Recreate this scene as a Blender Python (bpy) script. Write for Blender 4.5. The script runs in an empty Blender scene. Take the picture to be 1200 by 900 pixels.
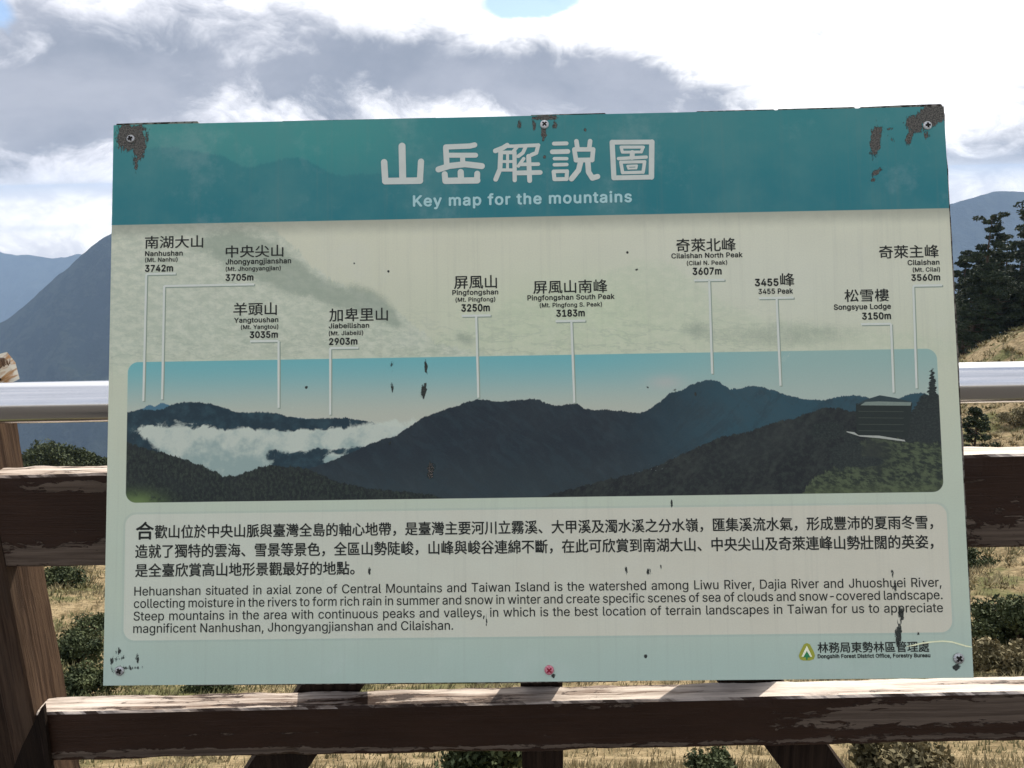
import bpy, bmesh, math, random
import numpy as np
from math import sin, cos, tan, pi, radians, sqrt, atan2, asin
from mathutils import Vector, Matrix, noise
random.seed(7); rng = np.random.default_rng(7)
scn = bpy.context.scene; COL = scn.collection

# ------------------------------------------------------------------ camera
F = 933.0; EYE = np.array([0, 0, 1.6]); PITCH = radians(14.5); ROLL = 0.02123
_f = np.array([0, cos(PITCH), -sin(PITCH)]); _r = np.array([1., 0, 0]); _u = np.cross(_r, _f)
CR = cos(ROLL)*_r - sin(ROLL)*_u; CU = sin(ROLL)*_r + cos(ROLL)*_u
cam = bpy.data.cameras.new('camera'); cam.sensor_width = 36; cam.lens = F/1200*36
cam.clip_start = .05; cam.clip_end = 60000
co = bpy.data.objects.new('camera', cam); COL.objects.link(co); scn.camera = co
M = Matrix([[CR[i], CU[i], -_f[i], EYE[i]] for i in range(3)] + [[0, 0, 0, 1]]); co.matrix_world = M
def ray(px, py): return CR*(px-600)/F - CU*(py-450)/F + _f       # measurement helper: sight line of a photo pixel
def atY(px, py, Y):
    d = ray(px, py); return EYE + d*Y/d[1]

# ------------------------------------------------------------------ colour, view
scn.view_settings.view_transform = 'Standard'; scn.view_settings.look = 'None'
scn.view_settings.exposure = 0.66; scn.view_settings.gamma = 1
scn.cycles.volume_bounces = 0; scn.cycles.max_bounces = 6; scn.cycles.transparent_max_bounces = 8
def lin(c): c = c/255; return c/12.92 if c <= .04045 else ((c+.055)/1.055)**2.4
def C(r, g, b, k=1.0): return (min(.9, lin(r)*k), min(.9, lin(g)*k), min(.9, lin(b)*k), 1)

# ------------------------------------------------------------------ node helper
class NT:
    def __init__(s, tree): s.t = tree; s.n = tree.nodes; s.l = tree.links
    def put(s, sock, v):
        if isinstance(v, V): s.l.new(v.o, sock)
        elif v is not None:
            if hasattr(sock, 'default_value'):
                try: sock.default_value = v
                except Exception:
                    sock.default_value = (v[0], v[1], v[2])
    def node(s, kind, **kw):
        n = s.n.new(kind)
        for k, v in kw.items(): setattr(n, k, v)
        return n
    def m(s, op, a, b=None, c=None, clamp=False):
        n = s.node('ShaderNodeMath', operation=op, use_clamp=clamp)
        for i, v in enumerate((a, b, c)):
            if v is not None: s.put(n.inputs[i], v)
        return V(s, n.outputs[0])
    def mix(s, f, a, b, mode='MIX'):
        n = s.node('ShaderNodeMix', data_type='RGBA', blend_type=mode, clamp_factor=True)
        s.put(n.inputs[0], f); s.put(n.inputs[6], a); s.put(n.inputs[7], b); return V(s, n.outputs[2])
    def step(s, v, lo, hi, a=0., b=1., smooth=True):
        n = s.node('ShaderNodeMapRange', interpolation_type='SMOOTHSTEP' if smooth else 'LINEAR')
        s.put(n.inputs[0], v); n.inputs[1].default_value = lo; n.inputs[2].default_value = hi
        n.inputs[3].default_value = a; n.inputs[4].default_value = b; return V(s, n.outputs[0])
    def vec(s, x, y, z=0.):
        n = s.node('ShaderNodeCombineXYZ'); s.put(n.inputs[0], x); s.put(n.inputs[1], y); s.put(n.inputs[2], z); return V(s, n.outputs[0])
    def sep(s, v):
        n = s.node('ShaderNodeSeparateXYZ'); s.put(n.inputs[0], v); return [V(s, o) for o in n.outputs]
    def noise(s, v, scale=1., detail=4., rough=.55, dist=0., ntype=None):
        n = s.node('ShaderNodeTexNoise'); s.put(n.inputs['Vector'], v); n.inputs['Scale'].default_value = scale
        n.inputs['Detail'].default_value = detail; n.inputs['Roughness'].default_value = rough; n.inputs['Distortion'].default_value = dist
        if ntype: n.noise_type = ntype
        return V(s, n.outputs[0])
    def voro(s, v, scale=1., feature='F1', out=0):
        n = s.node('ShaderNodeTexVoronoi', feature=feature); s.put(n.inputs['Vector'], v); n.inputs['Scale'].default_value = scale
        return V(s, n.outputs[out])
    def coord(s, which='Object'):
        n = s.node('ShaderNodeTexCoord'); return V(s, n.outputs[which])
    def curve(s, x, pts, lo, hi, vlo, vhi):
        """piecewise curve through pts (x, value)"""
        n = s.node('ShaderNodeFloatCurve'); t = s.m('DIVIDE', s.m('SUBTRACT', x, lo), hi-lo, clamp=True); s.put(n.inputs['Value'], t)
        cv = n.mapping.curves[0]
        P = sorted([((p[0]-lo)/(hi-lo), (p[1]-vlo)/(vhi-vlo)) for p in pts])
        P = [p for p in P if 0 <= p[0] <= 1]
        if P[0][0] > 0: P = [(0, P[0][1])] + P
        if P[-1][0] < 1: P = P + [(1, P[-1][1])]
        while len(cv.points) < len(P): cv.points.new(.5, .5)
        for q, p in zip(cv.points, P): q.location = p; q.handle_type = 'VECTOR'
        n.mapping.update(); return s.m('ADD', s.m('MULTIPLY', V(s, n.outputs[0]), vhi-vlo), vlo)
class V:
    def __init__(s, nt, o): s.nt = nt; s.o = o
    def __add__(s, b): return s.nt.m('ADD', s, b)
    __radd__ = __add__
    def __mul__(s, b): return s.nt.m('MULTIPLY', s, b)
    __rmul__ = __mul__
    def __sub__(s, b): return s.nt.m('SUBTRACT', s, b)
    def __rsub__(s, b): return s.nt.m('SUBTRACT', b, s)
    def __truediv__(s, b): return s.nt.m('DIVIDE', s, b)
def mat(name, fn, rough=.8, spec=.3, metal=0.):
    """fn(nt) returns colour, optional dict(rough, bump, bump_d)"""
    m = bpy.data.materials.new(name); m.use_nodes = True; nt = NT(m.node_tree)
    b = m.node_tree.nodes['Principled BSDF']
    b.inputs['Roughness'].default_value = rough; b.inputs['Specular IOR Level'].default_value = spec; b.inputs['Metallic'].default_value = metal
    r = fn(nt); ex = {}
    if isinstance(r, tuple) and len(r) == 2 and isinstance(r[1], dict): r, ex = r
    nt.put(b.inputs['Base Color'], r)
    if 'rough' in ex: nt.put(b.inputs['Roughness'], ex['rough'])
    if 'bump' in ex:
        bn = nt.node('ShaderNodeBump'); nt.put(bn.inputs['Height'], ex['bump']); bn.inputs['Distance'].default_value = ex.get('bump_d', .002)
        bn.inputs['Strength'].default_value = ex.get('bump_s', 1.)
        m.node_tree.links.new(bn.outputs[0], b.inputs['Normal'])
    if 'sss' in ex: b.inputs['Subsurface Weight'].default_value = ex['sss']
    return m

# ------------------------------------------------------------------ sky and sun
SUN_AZ, SUN_EL = radians(25), radians(42)
world = bpy.data.worlds.new('World'); scn.world = world; world.use_nodes = True
wn = NT(world.node_tree); wn.n.clear()
sky = wn.node('ShaderNodeTexSky', sky_type='NISHITA', sun_disc=False, sun_elevation=SUN_EL, sun_rotation=SUN_AZ, altitude=3000, air_density=1.0, dust_density=1.5)
bg1 = wn.node('ShaderNodeBackground'); bg1.inputs[1].default_value = .10; wn.l.new(sky.outputs[0], bg1.inputs[0])
d = wn.coord('Generated'); dx, dy, dz = wn.sep(d)
el = wn.m('ARCSINE', dz); az = wn.m('ARCTAN2', dx, dy)
den = wn.m('ADD', wn.m('MAXIMUM', dz, 0.), .22)
cp = wn.vec(dx/den, dy/den, 0.)
n1 = wn.noise(cp, 1.05, 9, .56, .25); n2 = wn.noise(wn.vec(az*1.8, el*3.2, 3.7), 2.4, 9, .58, .3); n3 = wn.noise(wn.vec(az, el*1.5, 9.1), 5.5, 8, .6, .4)
def azel(px, py):
    q = ray(px, py); q = q/np.linalg.norm(q); return atan2(q[0], q[1]), asin(q[2])
def sgauss(px, py, rx, ry, tilt=0., warp=.5):
    """soft cloud bank; its middle and spread in radians from the measured spot"""
    a, e = azel(px, py); ra, re = rx/F, ry/F
    wx = (az-a) + (n2-.5)*warp*ra; wy = (el-e) + (n3-.5)*warp*1.6*re
    X = wx*cos(tilt) + wy*sin(tilt); Y = wy*cos(tilt) - wx*sin(tilt)
    q = X*X/(ra*ra) + Y*Y/(re*re); return wn.m('EXPONENT', q*-1.)
n4 = wn.noise(wn.vec(az+n2*.12, el*1.5+n3*.08, 5.1), 11., 7, .62, .5)
G = sgauss(330, 85, 220, 60)*.60 + sgauss(60, 60, 170, 80)*.46 + sgauss(640, 95, 200, 36, -.12)*.55 + sgauss(880, 88, 75, 22, .5)*.34 \
    + sgauss(1190, 205, 110, 45)*.85 + sgauss(780, 95, 120, 30, -.1)*.4 + sgauss(60, 235, 260, 60)*.36 + sgauss(60, 170, 260, 60)*.16 + sgauss(470, 60, 70, 30, .5)*.25 + sgauss(130, 105, 60, 26)*.2
front = wn.step(wn.m('ABSOLUTE', az), .75, 1.15, 1., 0.)
G = G*front + (n1*1.5-.3)*(1.-front)
G = G + (n3-.5)*1.5 + (n2-.5)*1.0 + (n4-.5)*1.5 + .05
G = wn.m('ADD', G, 0., clamp=True)
sv = (sin(SUN_AZ)*cos(SUN_EL), cos(SUN_AZ)*cos(SUN_EL), sin(SUN_EL))
ds = wn.m('MAXIMUM', dx*sv[0]+dy*sv[1]+dz*sv[2], 0.); glow = wn.m('POWER', ds, 5.)
white = wn.mix(glow, (.80, .81, .88, 1), (1.5, 1.48, 1.40, 1))
grey = wn.mix(wn.step(n2, .3, .7), (.23, .27, .345, 1), (.36, .39, .465, 1))
cc = wn.mix(wn.step(G, .12, .80), white, grey); cc = wn.mix(wn.step(el, .015, -.02, 0., .9), cc, wn.mix(wn.step(n4+(n3-.5), .35, .65), (.95, .82, .72, 1), (1.9, 1.7, 1.4, 1)))
bg2 = wn.node('ShaderNodeBackground'); wn.put(bg2.inputs[0], cc); bg2.inputs[1].default_value = .9
gap = sgauss(612, 0, 62, 16, .12, 2.2)*1.25 + sgauss(0, 15, 20, 24, .4, 1.8)*.7 + sgauss(40, 268, 90, 9)*.45
gap = gap*front + wn.step(n1, .35, .5, .9, 0.)*(1.-front)
gap = wn.step(gap + (n3-.5)*.5, .3, .65)
mx = wn.node('ShaderNodeMixShader'); wn.put(mx.inputs[0], 1.-gap*.85); wn.l.new(bg1.outputs[0], mx.inputs[1]); wn.l.new(bg2.outputs[0], mx.inputs[2])
wo = wn.node('ShaderNodeOutputWorld'); wn.l.new(mx.outputs[0], wo.inputs[0])
sl = bpy.data.lights.new('sun', 'SUN'); sl.energy = 3.5; sl.angle = radians(.8); sl.color = (1, .93, .82)
so = bpy.data.objects.new('sun', sl); COL.objects.link(so)
so.rotation_euler = Vector(sv).to_track_quat('Z', 'Y').to_euler()

# ------------------------------------------------------------------ object helpers
def tag(o, label=None, cat=None, group=None, kind=None):
    for k, v in (('label', label), ('category', cat), ('group', group), ('kind', kind)):
        if v: o[k] = v
    return o
def empty(name, loc, label, cat, group=None):
    o = bpy.data.objects.new(name, None); COL.objects.link(o); o.location = loc; o.empty_display_size = .1
    return tag(o, label, cat, group)
def obj(name, verts, faces, m, parent=None, smooth=False, origin=None):
    me = bpy.data.meshes.new(name)
    verts = np.asarray(verts, float)
    if origin is not None: verts = verts - np.asarray(origin)
    me.from_pydata([tuple(v) for v in verts], [], [tuple(f) for f in faces]); me.update()
    if m: me.materials.append(m)
    if smooth: me.shade_smooth()
    o = bpy.data.objects.new(name, me); COL.objects.link(o)
    if parent: o.parent = parent
    elif origin is not None: o.location = origin
    return o
def bigmesh(name, verts, faces, m, parent=None, origin=(0, 0, 0), smooth=False):
    """fast mesh of equal-sided faces from arrays"""
    verts = np.asarray(verts, np.float32) - np.asarray(origin, np.float32); faces = np.asarray(faces, np.int32)
    me = bpy.data.meshes.new(name); k = faces.shape[1]
    me.vertices.add(len(verts)); me.vertices.foreach_set('co', verts.ravel())
    me.loops.add(faces.size); me.loops.foreach_set('vertex_index', faces.ravel())
    me.polygons.add(len(faces)); me.polygons.foreach_set('loop_start', np.arange(0, faces.size, k, dtype=np.int32))
    me.polygons.foreach_set('loop_total', np.full(len(faces), k, np.int32))
    me.update(calc_edges=True); me.validate()
    if smooth: me.shade_smooth()
    me.materials.append(m)
    o = bpy.data.objects.new(name, me); COL.objects.link(o)
    if parent: o.parent = parent
    else: o.location = origin
    return o

# ================================================================== THE SETTING
def fbm(x, y, z=0., o=5): return noise.fractal(Vector((x, y, z)), 1.0, 2.0, o)
KY = [-60, 1.55, 2.2, 3.6, 7, 12, 22, 45, 85, 110, 200, 500, 1500, 3000, 30000]
KZ = [0, 0, -.35, -1.45, -3.1, -5.5, -9.3, -17.2, -31, -44, -110, -380, -1150, -1500, -1500]
def sm(t): t = min(1, max(0, t)); return t*t*(3-2*t)
def ground_z(x, y):
    b = float(np.interp(y, KY, KZ)); q = x/max(y, 8.)
    rise = 13.9*sm((q-.25)/.5)*sm((y-8)/62)
    left = -1.2*sm((-q-.45)/.5)*sm((y-20)/60)
    u = 0.
    if y > 2.0:
        a = min(1, (y-2)/10)
        u = a*(fbm(x*.09, y*.09, 1.3)*min(2.2, .35+y*.028) + fbm(x*.4, y*.4, 5.2, 3)*.22)
        if y > 200: u += fbm(x*.004, y*.004, 2.)*min(90, (y-200)*.12)
    return b+rise+left+u
def straw(nt):
    c = nt.coord(); g = nt.noise(c, .35, 5, .6); f = nt.noise(c, 5., 5, .65); h = nt.noise(c, 1.3, 4, .6)
    a = nt.mix(nt.step(f, .35, .65), (.15, .112, .058, 1), (.31, .24, .14, 1))
    a = nt.mix(nt.step(h+(g-.5)*1.2, .46, .66), a, (.11, .11, .045, 1))
    _, y, _ = nt.sep(c)
    a = nt.mix(nt.step(y, 120, 330), a, (.035, .055, .03, 1))
    return a, dict(bump=f+h*2., bump_d=.12)
def grid_terrain():
    t = np.linspace(-1, 1, 321); X = np.sign(t)*(np.sinh(np.abs(t)*6.2)/np.sinh(6.2))*9000
    s = np.linspace(0, 1, 330); Y = 1.5+(np.sinh(s*7.2)/np.sinh(7.2))*14000*1.
    Y = np.concatenate([[-60, -20, -5, 0, .8], Y])
    vs = []
    for y in Y:
        for x in X: vs.append((x*(1 if y > 20 else 1), y, ground_z(x, y)))
    nx = len(X); i = np.arange((len(Y)-1)*nx).reshape(-1, nx)[:, :-1].ravel()
    fs = np.stack([i, i+1, i+nx+1, i+nx], 1)
    o = bigmesh('ground', vs, fs, mat('dry_hill_grass', straw, .95, .1), smooth=True)
    return tag(o, 'dry straw coloured hillside falling away behind the fence', kind='structure')
grid_terrain()

def dark_sheet_mat(nt):
    n = nt.noise(nt.coord(), 60., 5, .7); return nt.mix(n, (.03, .028, .025, 1), (.10, .09, .08, 1)), dict(bump=n, bump_d=.01)
_n = 24; _v = [(-14+28*i/_n, y, .006) for y in (-16, -6, 0, 1.12) for i in range(_n+1)]
tag(obj('path', _v, [(j*(_n+1)+i, j*(_n+1)+i+1, (j+1)*(_n+1)+i+1, (j+1)*(_n+1)+i) for j in range(3) for i in range(_n)], mat('dark_ground_sheet', dark_sheet_mat, .95, .1)), 'unseen dark sheet added on this side of the fence to darken reflections', kind='structure')  # added unseen sheet, darkens the handrail's reflection and the bounce onto the sign
def forest(tone):
    def fn(nt):
        c = nt.coord(); a = nt.noise(c, .012, 8, .75); b = nt.noise(c, .0022, 6, .65)
        return nt.mix(nt.step(a+(b-.5)*1.0, .42, .58), (.010*tone, .019*tone, .014*tone, 1), (.036*tone, .046*tone, .030*tone, 1)), dict(bump=a, bump_d=25.)
    return fn
def mountain(name, label, Yc, crest, seed, rough, m, n=460, k=150, base=-1500):
    """crest: (x/y, z/y) seen from the lookout; flanks fall to the valley on both sides"""
    cx = [c[0] for c in crest]; cz = [c[1] for c in crest]
    xs = np.linspace(min(cx), max(cx), n); vs = []
    for j in range(k):
        t = j/(k-1)*2-1                       # -1 near foot, 0 crest, 1 far foot
        for x in xs:
            zc = 1.6+np.interp(x, cx, cz)*Yc
            w = x*Yc + fbm(x*9, seed, 0, 3)*Yc*.01
            fall = abs(t); span = (zc-base)*1.15
            y = Yc + t*span + fbm(x*14, t*2, seed)*Yc*.02*min(1, fall*4)
            rid = 1-abs(fbm(x*Yc*.0011, t*1.1+seed, seed, 6))
            z = zc + (base-zc)*fall**.92 + (rid-.75)*rough*min(1, fall*3.2) + fbm(x*Yc*.006, t*9, seed, 5)*rough*.10*(.35+min(1, fall*4))
            vs.append((w, y, z))
    i = np.arange((k-1)*n).reshape(-1, n)[:, :-1].ravel(); fs = np.stack([i, i+1, i+n+1, i+n], 1)
    o = bigmesh(name, vs, fs, m, smooth=True); return tag(o, label, kind='structure')
fm = mat('distant_forest', forest(1.), 1., 0.)
mountain('mountain', 'steep blue forested mountain rising behind the left side of the sign', 3500,
         [(-1.3, -.36), (-.85, -.25), (-.70, -.188), (-.6466, -.161), (-.60, -.133), (-.56, -.100), (-.5265, -.078), (-.49, -.056), (-.42, -.02), (-.34, -.008), (-.2, -.03), (0, -.12), (.3, -.25)], 3.1, 330, fm)
mountain('mountain_range', 'pale blue far range low on the left horizon', 9000,
         [(-1.4, -.06), (-.9, -.07), (-.66, -.071), (-.632, -.073), (-.60, -.079), (-.58, -.081), (-.555, -.083), (-.54, -.078), (-.5, -.082), (-.4, -.075), (-.1, -.07), (.3, -.09)], 8.7, 500, fm, base=-2400)
mountain('mountain_ridge', 'hazy grey blue wooded ridge above the trees on the right', 5200,
         [(.1, -.16), (.3, -.11), (.44, -.062), (.5, -.048), (.5443, -.0378), (.575, -.033), (.60, -.026), (.632, -.0264), (.7, -.02), (.9, -.018), (1.3, -.06)], 5.5, 260, fm)

# ------------------------------------------------------------------ vegetation
def leaf_mat(name, a, b, scale=3.):
    def fn(nt):
        c = nt.coord(); n = nt.noise(c, scale, 3, .6)
        return nt.mix(nt.step(n, .35, .65), a+(1,), b+(1,))
    return mat(name, fn, .75, .2)
L_PINE = leaf_mat('pine_needles', (.018, .030, .016), (.050, .068, .034), 1.2)
L_BUSH = leaf_mat('bush_leaves', (.026, .038, .015), (.088, .105, .045), 5.)
L_DRY = leaf_mat('dry_bush_leaves', (.09, .08, .04), (.24, .20, .11), 4.)
BARK = mat('bark', lambda nt: nt.mix(nt.noise(nt.coord(), 6., 5), (.05, .035, .025, 1), (.13, .10, .075, 1)), .95, .1)
def leaf_quads(P, size, flat=.6):
    """small four-sided leaf clusters at points P"""
    n = len(P); a = rng.normal(size=(n, 3)); a[:, 2] *= flat; a /= np.linalg.norm(a, axis=1)[:, None]
    b = rng.normal(size=(n, 3)); b -= (b*a).sum(1)[:, None]*a; b /= np.linalg.norm(b, axis=1)[:, None]
    s = size*rng.uniform(.55, 1.3, (n, 1)); w = s*rng.uniform(.35, .7, (n, 1))
    v = np.stack([P-a*s, P+b*w, P+a*s, P-b*w], 1).reshape(-1, 3)
    return v, np.arange(n*4).reshape(-1, 4)
def tubes(segs, sides=6):
    vs, fs = [], []
    for p0, p1, r0, r1 in segs:
        p0, p1 = Vector(p0), Vector(p1); d = (p1-p0).normalized(); u = d.orthogonal().normalized(); w = d.cross(u); k = len(vs)
        for p, r in ((p0, r0), (p1, r1)):
            for i in range(sides):
                a = 2*pi*i/sides; vs.append(p+u*cos(a)*r+w*sin(a)*r)
        for i in range(sides): fs.append((k+i, k+(i+1) % sides, k+sides+(i+1) % sides, k+sides+i))
    return [tuple(v) for v in vs], fs
def pine(x, y, h, w, label, group='dark conifers on the right hill', dens=1., bare=.15):
    z = ground_z(x, y)-.4; r = empty('conifer_tree', (x, y, z), label, 'tree', group)
    lean = rng.normal(0, .02, 2)
    segs = []; px = [0, 0]; K = 10; ax = []
    for i in range(K+1):
        t = i/K; ax.append((lean[0]*h*t+.02*h*sin(t*5+x), lean[1]*h*t, h*t))
    for i in range(K): segs.append((ax[i], ax[i+1], .022*h*(1-i/K)+.02, .022*h*(1-(i+1)/K)+.02))
    P = []
    nb = int(34*dens)
    for i in range(nb):
        t = bare+(1-bare)*(i+random.random())/nb; L = w*.5*((1-t)**.7*.95+.1)*random.uniform(.55, 1.25); a = random.uniform(0, 2*pi)
        c0 = np.array([np.interp(t*K, range(K+1), [q[j] for q in ax]) for j in range(3)])
        e = c0+np.array([cos(a)*L, sin(a)*L, L*random.uniform(-.12, .3)])
        segs.append((tuple(c0), tuple(e), .012*h*(1-t)*.6+.02, .012))
        for f in (.45, .72, 1.0):
            if f < .5 and random.random() < .35: continue
            m_ = c0+(e-c0)*f+rng.normal(0, .06*w, 3)*[1, 1, .4]; n = int(95*dens*random.uniform(.6, 1.4))
            q = rng.normal(size=(n, 3)); q /= np.linalg.norm(q, axis=1)[:, None]; q *= rng.uniform(.3, 1, (n, 1))**.5
            P.append(m_+q*np.array([.095, .095, .04])*w*random.uniform(.7, 1.25))
    P = np.concatenate(P); v, f = leaf_quads(P, .009*h+.03, .7)
    bigmesh('crown', v, f, L_PINE, r)
    tv, tf = tubes(segs, 5); bigmesh('trunk', tv, tf, BARK, r); return r
def shrub(x, y, w, h, label, m=None, group=None, name='bush', n=None, z=None, leaf=None):
    z = ground_z(x, y)-.05 if z is None else z
    r = empty(name, (x, y, z), label, 'bush' if name == 'bush' else 'tree', group)
    B = []; K = random.randint(13, 19); segs = []
    for i in range(K):
        a = random.uniform(0, 2*pi); d = random.uniform(0, .42)*w; c = np.array([cos(a)*d, sin(a)*d, h*random.uniform(.35, .78)*(1-.5*d/w)])
        n_ = int((n or 2600)*2.2/K*random.uniform(.6, 1.4)); q = rng.normal(size=(n_, 3)); q /= np.linalg.norm(q, axis=1)[:, None]
        B.append(c+q*rng.uniform(.3, 1.25, (n_, 1))*np.array([w*.17, w*.17, h*.22])*random.uniform(.6, 1.3)); segs.append(((0, 0, 0), tuple(c), .03*w, .01*w))
    P = np.concatenate(B); P = P[P[:, 2] > 0.0]
    v, f = leaf_quads(P, leaf or .026*max(w, h)**.7, 1.)
    bigmesh('foliage', v, f, m or L_BUSH, r); tv, tf = tubes(segs, 5); bigmesh('stem', tv, tf, BARK, r); return r
def at(px, py):
    """the spot on the hillside seen along a measured sight line"""
    d = ray(px, py); lo = 1.6
    for y in np.geomspace(1.7, 400, 900):
        p = EYE+d*y/d[1]
        if p[2] <= ground_z(p[0], p[1]): return p[0], p[1]
    return None

# trees on the right hill: sight ratio x/y, distance, top pixel y
for i, (q, Y, top, w, lab) in enumerate([
        (.601, 74, 254, 4.6, 'slender layered conifer standing tallest just right of the sign edge'),
        (.645, 80, 238, 6.4, 'broad topped dark conifer at the right edge of the view'),
        (.572, 92, 296, 5.0, 'dark conifer half hidden by the right edge of the sign'),
        (.623, 98, 276, 5.5, 'dark conifer in the gap between the two tall ones'),
        (.590, 72, 312, 4.5, 'low dark conifer in front of the slender layered one'),
        (.618, 70, 322, 4.8, 'low spreading conifer in the dense middle of the grove'),
        (.660, 72, 300, 5.0, 'dense conifer low at the very right edge of the photo'),
        (.575, 84, 330, 4.2, 'short conifer tucked against the sign edge above the handrail'),
        (.640, 71, 340, 4.2, 'short conifer on the crest of the tan slope'),
        (.582, 80, 300, 5.2, 'conifer squeezed between the sign edge and the slender layered one'),
        (.610, 88, 290, 5.4, 'conifer filling the back of the grove'),
        (.635, 76, 318, 5.0, 'dense conifer under the broad topped one'),
        (.650, 70, 352, 4.4, 'bushy conifer low at the right edge above the handrail'),
        (.69, 84, 262, 6.0, 'conifer beyond the right edge of the photo'),
        (.54, 98, 330, 5.0, 'conifer behind the right side of the sign'),
        (.601, 69.5, 356, 4.6, 'bushy conifer at the foot of the grove just above the tan slope')]):
    x = q*Y; ptop = atY(600+0, top+14, Y)[2] if False else None
    pxx = 600+q*Y/ (Y*.985)*F*.985; z_top = atY(min(1230, 600+q*917), top, Y)[2]; zg = ground_z(x, Y)
    pine(x, Y, max(4, z_top-zg+.4), w*1.15, lab, dens=1.3 if top > 290 else .85, bare=.05 if top > 290 else .30)
# broad-leaved crowns at the left edge of the slope
for i, (px, top, w) in enumerate([(22, 534, 4), (44, 524, 3.2), (60, 523, 3.6), (76, 526, 3.4), (90, 528, 3.2), (101, 533, 3), (113, 538, 3), (126, 537, 3.2), (142, 535, 3.4), (36, 534, 3)]):
    Y = 84+random.uniform(-3, 4); p = atY(px, top, Y); g = ground_z(p[0], Y); h = p[2]-g
    shrub(p[0], Y, w*1.25, max(2.5, h*1.16), ['leftmost broad dark tree crown half behind the left post above the rail', 'tall rounded crown just right of the left post above the rail', 'highest dark crown of the row between left post and sign', 'dark crown right of the highest one in the row above the rail', 'middle dark crown of the low row above the upper rail', 'lower dark crown right of the middle of the row', 'small dark crown second from the sign edge in the row', 'small low dark crown touching the left edge of the sign', 'dark tree crown hidden behind the left edge of the sign', 'dark crown filling the gap right beside the left post'][i] , group='trees along the left end of the slope', name='broadleaf_tree', n=2600, z=g, leaf=.17)
# bushes on the slope (measured spots)
for px, py, w, h, lab, mm in [
        (84, 778, .85, .40, 'dark green bush between the left post and the sign', None),
        (112, 748, .95, .48, 'dark green bush touching the lower left edge of the sign', None),
        (70, 684, 1.4, .45, 'dark bush just under the upper rail beside the left post', None),
        (1166, 752, 1.15, .62, 'dark green bush right of the sign between the two rails', None),
        (1199, 758, .9, .7, 'lighter green bush at the right edge between the two rails', None),
        (1150, 784, .8, .3, 'low brownish bush above the lower rail at right', L_DRY),
        (1187, 788, .8, .3, 'dry low bush above the lower rail at the right edge', L_DRY),
        (1118, 774, .7, .3, 'dry bush hidden beside the lower right corner of the sign', L_DRY),
        (1134, 662, 1.0, .35, 'dark bush just below the upper rail right of the sign', None),
        (560, 915, .42, .34, 'green bush below the lower rail just left of the centre post', None),
        (1062, 914, .45, .2, 'grey brown bush below the lower rail right of the right brace', L_DRY),
        (836, 912, .24, .14, 'small green bush below the lower rail left of the right brace', None),
        (248, 812, .5, .22, 'tiny dark bush under the bottom edge of the sign at left', None),
        (90, 818, .7, .3, 'low bush behind the left end of the lower rail', None),
        (1190, 500, 1.6, .9, 'small bush on the tan slope at the right edge', L_DRY)]:
    s = at(px, py)
    if s: shrub(s[0], s[1], w, h, lab, mm, n=2400)
s = at(1139, 535)
pine(s[0], s[1], 2.3*s[1]/30, 1.9*s[1]/30, 'small dark conifer between handrail and upper rail beside the sign', group=None, bare=.0, dens=.9)

# grass: clumped dry blades over the near slope
def grass():
    T = 26000; Y = 1.9*(62/1.9)**rng.uniform(0, 1, T)**.82; q = rng.uniform(-1.0, 1.0, T); X = q*(Y+1.)*.85
    B = 14; vs = np.zeros((T*B, 3, 3), np.float32)
    Z = np.array([ground_z(a, b) for a, b in zip(X, Y)])
    s = .28+.72*np.minimum(1, Y/14); s *= (.55+Y*.022)
    k = np.repeat(np.arange(T), B); a = rng.uniform(0, 2*pi, T*B); L = rng.uniform(.07, .20, T*B)*s[k]
    r = rng.uniform(0, .16, T*B)*s[k]; ca, sa = np.cos(a), np.sin(a)
    base = np.stack([X[k]+ca*r, Y[k]+sa*r, Z[k]-.02], 1)
    out = rng.uniform(.25, 1.0, T*B); tip = base+np.stack([ca*L*out+L*.12, sa*L*out, L*rng.uniform(.45, 1, T*B)], 1)
    wd = (.0028+.0011*Y[k])[:, None]*.8; side = np.stack([-sa, ca, np.zeros_like(a)], 1)*wd
    vs[:, 0] = base-side; vs[:, 1] = base+side; vs[:, 2] = tip
    def fn(nt):
        c = nt.coord(); g = nt.noise(c, .5, 4, .6); f = nt.noise(c, 9., 2, .6)
        col = nt.mix(nt.step(f, .35, .65), (.16, .13, .068, 1), (.36, .30, .165, 1))
        return nt.mix(nt.step(g, .46, .66), col, (.13, .13, .055, 1))
    o = bigmesh('grass', vs.reshape(-1, 3), np.arange(T*B*3).reshape(-1, 3), mat('dry_grass_blades', fn, .8, .2))
    tag(o, 'dry yellow tussock grass covering the slope behind the fence', 'grass', kind='stuff')
grass()

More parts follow.
